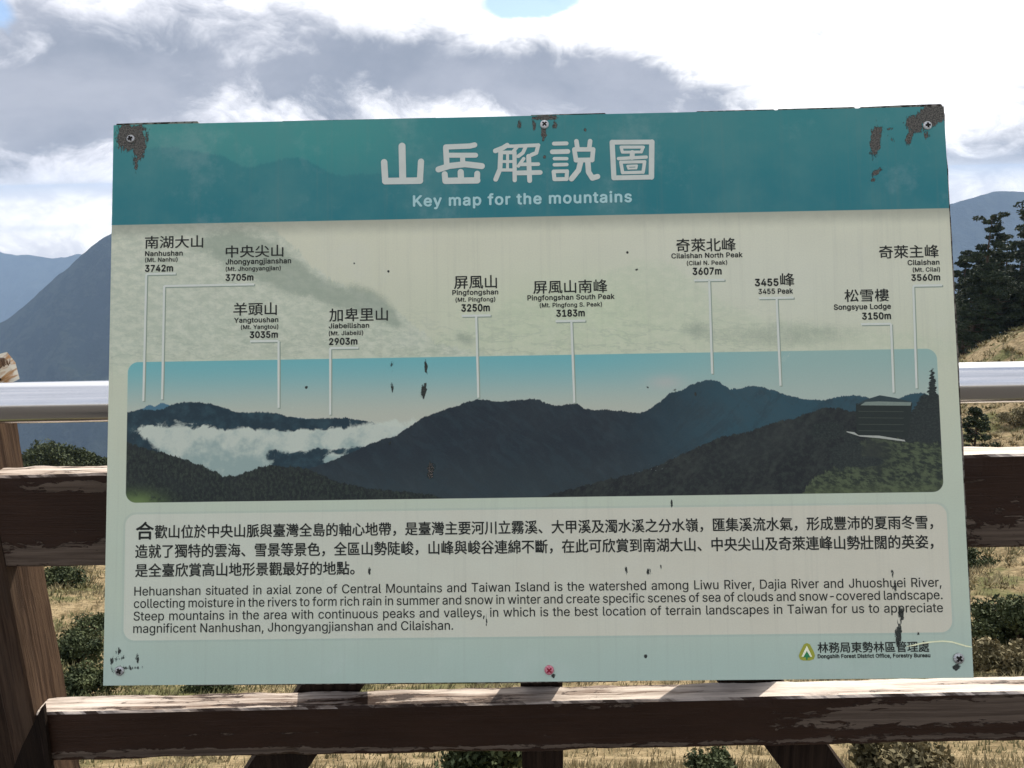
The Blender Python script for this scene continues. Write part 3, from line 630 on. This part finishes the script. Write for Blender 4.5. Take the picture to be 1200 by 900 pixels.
    peel = nt.step(pm+(pn-.5)*1.9, .58, .64); rim = nt.step(pm+(pn-.5)*1.9, .50, .60)
    under = nt.mix(nt.step(nt.noise(P, .5, 5, .7), .35, .65), S(44, 44, 40), S(100, 96, 88))
    inn = nt.step(Y, mm(600, 395)[1], mm(600, 420)[1], 1., 0.)*nt.step(Y, mm(600, 590)[1], mm(600, 580)[1], 0., 1.)
    spec = nt.mix(nt.step(nt.noise(P, .7, 2, .5), .5, .6), (.02, .02, .02, 1), S(170, 150, 140)); under = nt.mix(gauss(505, 551, 9, 18), under, spec)
    topm = nt.step(Y, 200, 230); under = nt.mix((1.-topm)*.7, under, S(30, 38, 34))
    col = nt.mix(rim*.5, col, S(26, 58, 60)); col = nt.mix(peel, col, under)
    return col, dict(bump=peel*-1.+fine*.08, bump_d=.0006, rough=nt.mix(peel, (.42, .42, .42, 1), (.9, .9, .9, 1)))
pm_ = mat('printed_board', panel_fn, .45, .35)
T = .006
def box(x0, x1, y0, y1, z0, z1):
    v = [(x, y, z) for z in (z0, z1) for y in (y0, y1) for x in (x0, x1)]
    return v, [(0, 2, 3, 1), (4, 5, 7, 6), (0, 1, 5, 4), (2, 6, 7, 3), (0, 4, 6, 2), (1, 3, 7, 5)]
v, f = box(-W/2, W/2, -H/2, H/2, -T, 0); pan = sobj('printed_panel', v, f, pm_)
# dark ply backing, sticking out past the print in ragged stretches along the top, right and bottom edges
def extrude(outline, z0, z1):
    n = len(outline); v = [(a, b, z0) for a, b in outline]+[(a, b, z1) for a, b in outline]
    return v, [tuple(range(n))[::-1], tuple(range(n, 2*n))]+[(i, (i+1) % n, n+(i+1) % n, n+i) for i in range(n)]
pxm = 1.2/996
def ragged():
    top = [(133, 0), (134, 3.5), (170, 4), (229, 4.2), (231, .6), (326, .6), (330, 2.2), (470, 2.), (510, 2.), (512, .5), (620, .5), (623, 2.6), (709, 3.), (713, .5), (815, .5), (818, 2.6), (908, 3.), (911, .9), (914, 3), (1003, 3.4), (1006, .6), (1011, 3), (1060, 4.2), (1105, 4.6)]
    o = []
    for px_, d_ in top:
        a = L(px_, 147-(px_-133)*.0226)[0]; o.append((a, H/2+d_*pxm*1.15+random.uniform(-.0002, .0002)))
    o.append((W/2+.0012, H/2+.0045))
    for k in range(40):
        t = k/39; o.append((W/2+.0035+.0022*sin(t*pi)+random.uniform(-.0008, .0008), H/2-.01-(H-.012)*t))
    for px_, d_ in [(1100, -1), (1041, -1), (1040, 1.8), (935, 1.8), (933, -.5), (725, -.5), (724, 2.6), (560, 3.0), (400, 2.6), (240, 2.4), (222, 2.2), (221, -.8), (140, -.8)]:
        o.append((L(px_, 802-(px_-121)*.0088)[0], -H/2-d_*pxm))
    o.append((-W/2+.001, -H/2+.003)); return o
def ply(nt):
    c = nt.coord(); n = nt.noise(c, 130., 5, .65); b = nt.noise(c, 16., 3)
    return nt.mix(nt.step(n+(b-.5)*.5, .42, .6), (.035, .026, .02, 1), (.24, .215, .18, 1)), dict(bump=n, bump_d=.001)
def black(nt): return nt.mix(nt.noise(nt.coord(), 50., 4), (.008, .008, .007, 1), (.03, .026, .022, 1))
v, f = extrude(ragged(), -T-.009, -T-.0003); bb = sobj('backing_board', v, f, mat('aged_plywood', ply, .9, .15))
v, f = box(-W/2+.004, W/2+.0045, -H/2-.001, H/2-.012, -T-.016, -T-.0092); sobj('backing_sheet', v, f, mat('black_backing', black, .8, .2))
# battens that carry the board on the fence
for xx in (-.42, .42):
    v, f = box(xx-.03, xx+.03, -.36, .37, -T-.034, -T-.0165); sobj('mounting_batten', v, f, wb)
    a = Vector((xx, -.04, -T-.034)); 
    v, f = box(xx-.02, xx+.02, -.19, -.15, -T-.115, -T-.0345); sobj('mounting_block', v, f, wb)
# --- flat pieces of the print
def flat(nt_col): return mat('print_ink', nt_col, .5, .25)
INK = mat('black_ink', lambda nt: nt.mix(nt.noise(nt.coord(), 90., 3), S(24, 26, 22), S(40, 42, 36)), .5, .25)
WHT = mat('white_ink', lambda nt: nt.mix(nt.noise(nt.coord(), 60., 4), S(176, 180, 168), S(192, 194, 182)), .5, .25)
SUB = mat('pale_green_ink', lambda nt: nt.mix(nt.noise(nt.coord(), 60., 3), S(148, 182, 178), S(160, 190, 186)), .5, .25)
LIN = mat('leader_line_ink', lambda nt: nt.mix(nt.noise(nt.coord(), 40., 3), S(188, 194, 176), S(198, 202, 186)), .5, .25)
SHD = mat('leader_edge_ink', lambda nt: nt.mix(nt.noise(nt.coord(), 40., 3), S(126, 138, 120), S(138, 148, 130)), .5, .25)
SANS = None
try: SANS = bpy.data.fonts.load(bpy.utils.system_resource('DATAFILES', path='fonts')+'/Inter.woff2')   # the sans face that ships inside Blender itself
except Exception: pass
def fill_outlines(me):
    """fill closed outlines by winding number, so letters whose strokes overlap come out whole"""
    from mathutils.geometry import delaunay_2d_cdt
    n = len(me.vertices); a = np.zeros(n*3, np.float32); me.vertices.foreach_get('co', a); a = a.reshape(-1, 3)[:, :2].astype(float)
    nb = [[] for _ in range(n)]
    for e in me.edges: nb[e.vertices[0]].append(e.vertices[1]); nb[e.vertices[1]].append(e.vertices[0])
    seen = [False]*n; E_ = []
    for i in range(n):                       # every outline is a run of consecutive vertices
        if seen[i]: continue
        j = i; comp = [i]; seen[i] = True; st = [i]
        while st:
            q = st.pop()
            for k in nb[q]:
                if not seen[k]: seen[k] = True; st.append(k); comp.append(k)
        lo, hi = min(comp), max(comp); E_ += [(k, k+1) for k in range(lo, hi)]+[(hi, lo)]
    A_ = a[[e[0] for e in E_]]; B_ = a[[e[1] for e in E_]]
    vo, eo, fo = delaunay_2d_cdt([Vector(p) for p in a], E_, [], 0, 1e-5, False)[:3]
    V_ = np.array([tuple(v) for v in vo]); T_ = np.array(fo); c_ = V_[T_].mean(1); keep = []
    for k0 in range(0, len(c_), 400):
        c = c_[k0:k0+400][:, None, :]; up = (A_[:, 1] <= c[..., 1]) & (B_[:, 1] > c[..., 1]); dn = (B_[:, 1] <= c[..., 1]) & (A_[:, 1] > c[..., 1])
        cr = (B_[:, 0]-A_[:, 0])*(c[..., 1]-A_[:, 1])-(c[..., 0]-A_[:, 0])*(B_[:, 1]-A_[:, 1])
        keep.append((up & (cr > 0)).sum(1)-(dn & (cr < 0)).sum(1))
    T_ = T_[np.concatenate(keep) != 0]
    m2 = bpy.data.meshes.new('lettering'); m2.from_pydata([(x, y, 0) for x, y in V_], [], [tuple(int(i) for i in t) for t in T_]); m2.update(); return m2
_cache = {}
def text_mesh(s, bold=0., spc=1., wspc=1.):
    cu = bpy.data.curves.new('lettering', 'FONT'); cu.body = s; cu.size = 40;
    if SANS and all(ord(c) < 256 for c in s): cu.font = SANS
    cu.offset = 0.; cu.space_character = spc; cu.space_word = wspc
    cu.resolution_u = 4 if len(s) > 20 else 6; latin_ = all(ord(c) < 256 for c in s); cu.fill_mode = 'NONE' if latin_ else 'FRONT'
    o = bpy.data.objects.new('lettering', cu); COL.objects.link(o); bpy.context.view_layer.update()
    me = bpy.data.meshes.new_from_object(o.evaluated_get(bpy.context.evaluated_depsgraph_get())); bpy.data.objects.remove(o); bpy.data.curves.remove(cu)
    if latin_: me = fill_outlines(me)
    a = np.zeros(len(me.vertices)*3, np.float32); me.vertices.foreach_get('co', a); a = a.reshape(-1, 3)/40
    return me, a
def put(me, a, name='lettering', m=None, z=.0004, bx=0., by=0.):
    if bx > 0 or by > 0:            # heavier strokes: the same outline laid four times, a hair apart
        n = len(a); fs = [tuple(p.vertices) for p in me.polygons]; parts = []; F_ = []
        for k, (ox, oy) in enumerate(((-1, -.4), (1, .4), (-.4, 1), (.4, -1))):
            q = a.copy(); q[:, 0] += ox*bx; q[:, 1] += oy*by+H/2; q[:, 2] = z+k*.000006; parts.append(q); F_ += [tuple(i+k*n for i in f_) for f_ in fs]
        V_ = np.concatenate(parts); me2 = bpy.data.meshes.new(name); me2.from_pydata([tuple(v) for v in V_], [], F_); me2.update(); me2.materials.append(m or INK)
        o = bpy.data.objects.new(name, me2); COL.objects.link(o); o.parent = sign; return o
    a[:, 2] = z; a[:, 1] += H/2; me.vertices.foreach_set('co', a.ravel().astype(np.float32)); me.update(); me.name = name
    me.materials.clear(); me.materials.append(m or INK); o = bpy.data.objects.new(name, me); COL.objects.link(o); o.parent = sign; return o
def write(s, x0, x1, ytop, ybase, m=None, bold=0., spc=1., name='lettering', cap=None, xr=None):
    """fit the inked box of s between measured x0..x1, capitals (or full glyph height) from ytop to ybase"""
    me, a = text_mesh(s, bold, spc); l0 = L(x0, ybase); l1 = L(x1, ybase-(x1-x0)*.0157); t = L(x0, ytop)
    w = a[:, 0].max()-a[:, 0].min(); full = cap is None
    h0, h1 = (a[:, 1].min(), a[:, 1].max()) if full else (0, cap)
    sx = (l1[0]-l0[0])/w; sy = (t[1]-l0[1])/(h1-h0); yb = l0[1] if not full else l0[1]
    base = (L(x0, ybase)[1]); a[:, 1] = (a[:, 1]-h0)*sy+base; a[:, 0] = (a[:, 0]-a[:, 0].min())*sx+l0[0]
    return put(me, a, name, m, bx=bold*abs(sx), by=bold*abs(sy))
CAP = float(text_mesh('H')[1][:, 1].max())
def latin(s, x0, x1, yt, yb, bold=.022, m=None, name='lettering', spc=1.04): return write(s, x0, x1, yt, yb, m, bold, spc, name, CAP)
def cjk(s, x0, x1, yt, yb, bold=.010, m=None, name='lettering'): return write(s, x0, x1, yt, yb, m, bold, 1., name)
for it in [
        ('南湖大山', 170, 238, 277, 291.5, 'Nanhushan', 170.3, 214, 294.6, 300.2, '(Mt. Nanhu)', 170.3, 208, 302.2, 307, '3742m', 170.3, 202.5, 311, 318.4),
        ('中央尖山', 264.7, 332, 288, 302, 'Jhongyangjianshan', 264.7, 341, 304, 309.8, '(Mt. Jhongyangjian)', 264.7, 329, 312.9, 317.6, '3705m', 264.7, 296.7, 321.8, 329),
        ('羊頭山', 273.7, 324.3, 355, 370, 'Yangtoushan', 274.6, 326, 372.6, 378.2, '(Mt. Yangtou)', 282.5, 326, 381, 385.8, '3035m', 293, 325.3, 388.8, 396),
        ('加卑里山', 386, 454.5, 361.5, 377, 'Jiabeilishan', 385.5, 432.5, 379.2, 384.8, '(Mt. Jiabeili)', 385.5, 425.5, 388.2, 393, '2903m', 386, 418.5, 396.6, 404),
        ('屏風山', 532.3, 582.3, 323.3, 338.7, 'Pingfongshan', 530.3, 583.7, 340.2, 345.8, '(Mt. Pingfong)', 534, 580.3, 349, 353.7, '3250m', 541, 573.7, 357, 365),
        ('屏風山南峰', 625, 711.7, 329, 344.3, 'Pingfongshan South Peak', 618.3, 720, 346.3, 352, '(Mt. Pingfong S. Peak)', 632.7, 705.3, 355.4, 360.2, '3183m', 652.3, 685, 363.4, 371),
        ('奇萊北峰', 792.7, 862.3, 280, 295.4, 'Cilaishan North Peak', 787, 870, 297.2, 302.8, '(Cilai N. Peak)', 805, 852, 306, 310.8, '3607m', 812, 845.3, 314.2, 322),
        ('奇萊主峰', 1030.5, 1100.2, 288, 303, 'Cilaishan', 1063.8, 1100.7, 305, 310.7, '(Mt. Cilai)', 1069.8, 1101.4, 313.8, 318.6, '3560m', 1068.3, 1101.4, 321.9, 329)]:
    cjk(*it[0:5]); latin(*it[5:10], bold=.02); latin(*it[10:15], bold=.018); latin(*it[15:20], bold=.03)
latin('3455', 885, 912, 327.2, 335.2, bold=.03); cjk('峰', 914.6, 931, 320.3, 335.4); latin('3455 Peak', 889, 929, 338.7, 344.5)
cjk('松雪樓', 990, 1041.8, 339.3, 354); latin('Songsyue Lodge', 977.4, 1043.8, 357, 363); latin('3150m', 1010.7, 1043.8, 366.8, 374.3, bold=.03)
latin('Key map for the mountains', 484.5, 740, 229.5, 241.8, bold=.024, m=SUB, name='subtitle_lettering', spc=1.10)
# paragraph: English lines share one letter width, word gaps stretch to justify
_, a4 = text_mesh('magnificent Nanhushan, Jhongyangjianshan and Cilaishan.', .004); l0, l1 = L(156.3, 741.7), L(531, 736); SX = (l1[0]-l0[0])/(a4[:, 0].max()-a4[:, 0].min())
for s, x0, x1, yb in [
        ('Hehuanshan situated in axial zone of Central Mountains and Taiwan Island is the watershed among Liwu River, Dajia River and Jhuoshuei River,', 157.5, 1103, 698),
        ('collecting moisture in the rivers to form rich rain in summer and snow in winter and create specific scenes of sea of clouds and snow-covered landscape.', 157, 1104.3, 712.4),
        ('Steep mountains in the area with continuous peaks and valleys, in which is the best location of terrain landscapes in Taiwan for us to appreciate', 156.7, 1104.8, 727.2),
        ('magnificent Nanhushan, Jhongyangjianshan and Cilaishan.', 156.3, 531, 741.7)]:
    tw = (L(x1, yb-(x1-x0)*.0145)[0]-L(x0, yb)[0])/SX; ws = 1.; sc = 1.
    _, b1 = text_mesh(s, .004, 1., 1.); _, b2 = text_mesh(s, .004, 1., 2.)
    w1, w2 = np.ptp(b1[:, 0]), np.ptp(b2[:, 0]); ws = max(.75, 1+(tw-w1)/(w2-w1))
    me, a = text_mesh(s, .004, 1., ws); k = tw*SX/np.ptp(a[:, 0])
    b = L(x0, yb); sy = (L(x0, yb-10.4)[1]-b[1])/CAP
    a[:, 0] = (a[:, 0]-a[:, 0].min())*k+b[0]; a[:, 1] = a[:, 1]*sy+b[1]; put(me, a, 'paragraph_line', bx=.004*sy, by=.004*sy)
# paragraph: Chinese lines on an even pitch
def cells(s, x0, x1, ybase0, hpx, name='paragraph_line', bold=.010):
    """s set on equal cells between measured x0 and x1; lower ink line at ybase0 (at x0)"""
    me, a = text_mesh(s, bold); b = L(x0, ybase0); e = L(x1, ybase0-(x1-x0)*.0135); pitch = (e[0]-b[0])/len(s)
    sy = (L(x0, ybase0-hpx)[1]-b[1])/.915; a[:, 0] = a[:, 0]*pitch+b[0]; a[:, 1] = (a[:, 1]+.08)*sy+b[1]; return put(me, a, name, bx=.016*sy, by=.014*sy)
cjk('合', 159.5, 180, 611.8, 632.2, bold=.02, name='initial_character')
cells('歡山位於中央山脈與臺灣全島的軸心地帶，是臺灣主要河川立霧溪、大甲溪及濁水溪之分水嶺，匯集溪流水氣，形成豐沛的夏雨冬雪，', 181, 1104, 631, 15.3)
cells('造就了獨特的雲海、雪景等景色，全區山勢陡峻，山峰與峻谷連綿不斷，在此可欣賞到南湖大山、中央尖山及奇萊連峰山勢壯闊的英姿，', 158, 1104.5, 654, 15.6)
cells('是全臺欣賞高山地形景觀最好的地點。', 158, 158+17*15.75, 676.3, 15.4)
cjk('林務局東勢林區管理處', 958.4, 1088.8, 752.6, 765, bold=.016); latin('Dongshih Forest District Office, Forestry Bureau', 958.4, 1089.9, 766.9, 771.2, bold=.03)
# title: rounded brush characters as thick strokes
def strokes(lst, conv, name, z=.0004, m=WHT):
    vs, fs = [], []
    kk = 0
    for pts, w in lst:
        P = [Vector((*L(*conv(*p)), 0)) for p in pts]; r = w*pxm/2*1.13; zz = z+kk*.000006; kk += 1
        for i in range(len(P)-1):
            a, b = P[i], P[i+1]; d = (b-a).normalized(); n = Vector((-d.y, d.x, 0)); base = len(vs)
            ang = atan2(n.y, n.x); loop = []
            for j in range(9): t = ang+pi*j/8; loop.append(a+Vector((cos(t), sin(t), 0))*r)
            for j in range(9): t = ang+pi+pi*j/8; loop.append(b+Vector((cos(t), sin(t), 0))*r)
            vs += [(q.x, q.y, zz) for q in loop]; fs.append(tuple(range(base, base+18))); zz += .000003
    return sobj(name, vs, fs, m)
c1 = lambda x, y: (440+x/7.059, 150+y/7.059); c2 = lambda x, y: (600+x/6.667, 150+y/6.667)
def sk(pts, w, s): return (pts, w/s)
A = 7.059; B = 6.667
strokes([sk([(72, 283), (82, 442)], 48, A), sk([(82, 440), (368, 436)], 50, A), sk([(220, 150), (226, 425)], 52, A), sk([(377, 278), (368, 436)], 46, A)], c1, 'title_character')
strokes([sk([(582, 162), (590, 305)], 42, A), sk([(582, 158), (780, 150), (820, 141)], 40, A), sk([(612, 226), (828, 226)], 38, A), sk([(720, 228), (722, 300)], 38, A),
         sk([(522, 343), (610, 315), (740, 300), (880, 316)], 46, A), sk([(573, 382), (578, 440)], 44, A), sk([(580, 438), (842, 434)], 48, A), sk([(842, 378), (840, 434)], 44, A), sk([(705, 365), (708, 425)], 46, A)], c1, 'title_character')
cx = lambda x, y: ((440+x/A) if x < 5000 else (600+(x-10000)/B), 150+(y/A if x < 5000 else y/B))
strokes([sk([(1090, 143), (1055, 165), (992, 190)], 36, A), sk([(1070, 152), (1178, 150), (1140, 195)], 26, A), sk([(1036, 205), (1030, 340), (995, 425)], 36, A), sk([(1036, 203), (1150, 203)], 28, A), sk([(1150, 203), (1152, 432)], 32, A),
         sk([(1040, 278), (1150, 278)], 22, A), sk([(1040, 348), (1150, 348)], 24, A), sk([(1093, 205), (1092, 348)], 22, A),
         sk([(10030, 142), (10207, 135)], 26, B), sk([(10205, 135), (10190, 195), (10150, 212)], 28, B), sk([(10108, 145), (10085, 195), (10048, 222)], 26, B),
         sk([(10130, 222), (10138, 412)], 34, B), sk([(10075, 285), (10205, 283)], 26, B), sk([(10045, 352), (10220, 348)], 34, B), sk([(10092, 240), (10050, 298)], 24, B)], cx, 'title_character')
strokes([sk([(328, 123), (426, 121)], 28, B), sk([(315, 187), (436, 184)], 34, B), sk([(331, 240), (428, 240)], 24, B), sk([(331, 288), (428, 286)], 25, B), sk([(325, 342), (332, 400)], 28, B), sk([(325, 340), (430, 338)], 26, B), sk([(430, 338), (426, 400)], 28, B), sk([(332, 401), (427, 399)], 28, B),
         sk([(503, 104), (510, 152)], 32, B), sk([(610, 103), (604, 152)], 32, B), sk([(487, 170), (500, 252)], 32, B), sk([(487, 168), (634, 168)], 32, B), sk([(634, 168), (626, 252)], 32, B), sk([(500, 252), (626, 250)], 34, B),
         sk([(537, 262), (520, 330), (465, 398)], 38, B), sk([(592, 262), (598, 345), (628, 392), (668, 380)], 38, B)], c2, 'title_character')
strokes([sk([(782, 112), (1095, 110)], 34, B), sk([(782, 112), (796, 390)], 36, B), sk([(796, 390), (1090, 384)], 34, B), sk([(1092, 110), (1089, 384)], 38, B),
         sk([(852, 150), (1026, 150)], 22, B), sk([(852, 150), (862, 188)], 22, B), sk([(862, 190), (1008, 188)], 20, B), sk([(1024, 150), (1010, 188)], 22, B), sk([(940, 192), (938, 232)], 34, B), sk([(832, 240), (938, 234), (1048, 228)], 24, B),
         sk([(850, 268), (1036, 264)], 22, B), sk([(850, 268), (864, 350)], 24, B), sk([(864, 350), (1022, 346)], 22, B), sk([(1036, 264), (1024, 346)], 24, B), sk([(902, 297), (975, 294)], 16, B), sk([(902, 297), (910, 318)], 16, B), sk([(910, 318), (970, 316)], 14, B), sk([(975, 294), (970, 316)], 16, B)], c2, 'title_character')
# leader lines: pale band with a thin darker edge beside it
def leader(pts, w=2.5):
    def band(off, m, nm, z, parent=None):
        vs, fs = [], []
        for k, (p, q) in enumerate(zip(pts[:-1], pts[1:])):
            a, b = Vector((*L(*p), 0)), Vector((*L(*q), 0)); hz = abs(b.x-a.x) > abs(b.y-a.y); r = w*pxm/2
            a = a+Vector((off, -off, 0)); b = b+Vector((off, -off, 0)); n = len(vs); zz = z+k*.000008
            if hz:
                y = (a.y+b.y)/2; vs += [(min(a.x, b.x), y-r, zz), (max(a.x, b.x), y-r, zz), (max(a.x, b.x), y+r, zz), (min(a.x, b.x), y+r, zz)]
            else: vs += [(a.x-r, a.y, zz), (b.x-r, b.y, zz), (b.x+r, b.y, zz), (a.x+r, a.y, zz)]
            fs.append((n, n+1, n+2, n+3))
        return sobj(nm, vs, fs, m)
    o = band(.0014, SHD, 'leader_line_shadow', .00018); o = band(0, LIN, 'leader_line', .00028)
for p in [[(206, 320.5), (171.5, 321.3), (168, 470)], [(298, 333.5), (192.5, 335), (190, 468)], [(293, 400), (326.5, 399.5), (326.5, 478)], [(420, 407.5), (387, 408), (387, 486)],
          [(541, 370.2), (575, 369.6)], [(558, 371), (560.5, 466)], [(651, 376.5), (686, 375.8)], [(669.5, 377), (673, 472)], [(813, 328.6), (849, 328)], [(831, 329), (834.5, 438)],
          [(889, 349.5), (930, 348.8)], [(910, 350), (914.5, 452)], [(1009, 380), (1044, 379.3), (1047, 460)], [(1104, 334.2), (1070, 335), (1074, 455)]]: leader(p)
def poly(name, pts, colour, z=.0002, var=None):
    v = [(*L(*p), z) for p in pts]; v = v[::-1] if sum((v[i][0]-v[i-1][0])*(v[i][1]+v[i-1][1]) for i in range(len(v))) > 0 else v
    m = mat('picture_ink', lambda nt: nt.mix(nt.noise(nt.coord(), 260., 4, .65), colour, var or tuple(c*1.5 for c in colour[:3])+(1,)), .5, .25)
    return sobj(name, v, [tuple(range(len(v)))], m)
# the lodge, road and trees printed in the panorama
poly('printed_lodge', [(1004, 511), (1003, 473), (1036, 469), (1069, 472), (1064, 513)], S(34, 40, 36), .00020)
poly('printed_lodge_roof', [(1008, 475), (1014, 471), (1030, 470.4), (1068, 471.4), (1067, 475.4)], S(128, 138, 124), .00030, S(100, 112, 102))
poly('printed_lodge_ridge', [(1003, 474.5), (1014, 468.4), (1031, 463.2), (1048, 466), (1068, 470.8), (1066, 472), (1012, 472.4)], S(44, 56, 56), .00028)
for k in range(4): poly('printed_lodge_storey', [(1006, 481.5+k*7.6), (1060, 482+k*7.6), (1058, 482.8+k*7.6), (1006, 482.4+k*7.6)], S(52, 58, 50), .00023)
poly('printed_road', [(992, 505.5), (1001, 506.5), (1006, 510), (1030, 510.5), (1060, 515.5), (1061, 517.5), (1030, 513.4), (1008, 511.6), (992, 506.3)], S(140, 142, 130), .00022)
# badge of the forestry office: olive rounded triangle, pale peak, green tree
poly('badge', [(945.5, 753.5), (949, 755), (953.8, 764), (955, 768.5), (953.5, 772.5), (949, 774), (941, 774), (937.3, 772.5), (936, 768.5), (937.5, 764), (942, 755)], S(128, 130, 48), .0003)
poly('badge_peak', [(945.4, 756.5), (951.6, 769.5), (948.4, 769.5), (945.4, 762.5), (942.4, 769.5), (939.2, 769.5)], S(196, 202, 170), .00034)
poly('badge_tree', [(945.4, 762.8), (950, 770.4), (946.4, 770.4), (946.4, 773), (944.4, 773), (944.4, 770.4), (941, 770.4)], S(38, 104, 62), .00038)
# pale scratch running over the lower right
sp = [(1062, 757.5), (1070, 756), (1080, 753.6), (1092, 752), (1104, 751.2), (1115, 752), (1124, 754.6), (1132, 757), (1139, 758.5)]
poly('scratch', [(x, y-.8+.5*(i == 0)) for i, (x, y) in enumerate(sp)]+[(x, y+.9*(1 if i not in (0, 8) else .2)) for i, (x, y) in reversed(list(enumerate(sp)))], S(206, 196, 160), .0007)
# screws
def screw_metal(col, var, metal=.7):
    return mat('screw_metal', lambda nt: nt.mix(nt.step(nt.noise(nt.coord(), 500., 4), .4, .65), col, var), .45, .5, metal)
SM = screw_metal((.62, .62, .60, 1), (.35, .34, .32, 1)); SR = screw_metal((.75, .30, .34, 1), (.55, .12, .16, 1), 0.); SW = screw_metal((.8, .8, .77, 1), (.6, .6, .57, 1), .1)
SD = mat('screw_recess', lambda nt: (.015, .012, .01, 1), .8); SDR = mat('screw_recess_red', lambda nt: (.30, .01, .03, 1), .6)
def screw(px_, py_, r, m, rec, ang, washer=0, wide=.34):
    cx_, cy_ = L(px_, py_); r = r*pxm; vs, fs = [], []; N = 28
    rings = [(r, .0004), (r, .0013), (r*.93, .0021), (r*.72, .0028), (r*.4, .0031)]
    for rr, z in rings:
        for k in range(N): a = 2*pi*k/N; vs.append((cx_+cos(a)*rr, cy_+sin(a)*rr, z))
    for i in range(len(rings)-1):
        for k in range(N): fs.append((i*N+k, i*N+(k+1) % N, (i+1)*N+(k+1) % N, (i+1)*N+k))
    fs.append(tuple(range(4*N, 5*N))); s = sobj('screw', vs, fs, m, None, True)
    q = []; L1, w1 = r*.62, r*wide/2
    for k in range(4):
        a = ang+k*pi/2; u = Vector((cos(a), sin(a))); n = Vector((-u.y, u.x))
        for p in (u*L1-n*w1, u*L1+n*w1, u*w1+n*w1): q.append((cx_+p.x, cy_+p.y, .0032))
    o = sobj('cross_slot', q, [tuple(range(12))], rec); o.parent = s
    return s
screw(638, 146, 5.2, SW, SD, .78, wide=.36); screw(1086.5, 147.3, 5.0, SW, SD, .1, wide=.5); screw(153.5, 163, 5.0, SM, SD, .4, wide=.55)
screw(140.5, 786, 5.4, SM, SD, .5, wide=.5); screw(643.5, 785, 5.4, SR, SDR, .78, wide=.34); screw(1123, 771.5, 6.2, SM, SD, .9, wide=.42)

# ================================================================== THE AIR
def haze():
    x, y0, y1, z0, z1 = 15500, -70, 11800, -2700, 40
    v = [(a, b, c) for c in (z0, z1) for b in (y0, y1) for a in (-x, x)]
    f = [(0, 2, 3, 1), (4, 5, 7, 6), (0, 1, 5, 4), (2, 6, 7, 3), (0, 4, 6, 2), (1, 3, 7, 5)]
    m = bpy.data.materials.new('haze'); m.use_nodes = True; t = m.node_tree; t.nodes.clear()
    o = t.nodes.new('ShaderNodeOutputMaterial'); p = t.nodes.new('ShaderNodeVolumePrincipled')
    p.inputs['Color'].default_value = (.46, .65, .94, 1); p.inputs['Density'].default_value = 8.5e-5; p.inputs['Anisotropy'].default_value = .1
    t.links.new(p.outputs[0], o.inputs['Volume'])
    q = obj('haze', v, f, m); tag(q, 'pale blue mountain haze filling the valley air', 'haze', kind='stuff')
haze()
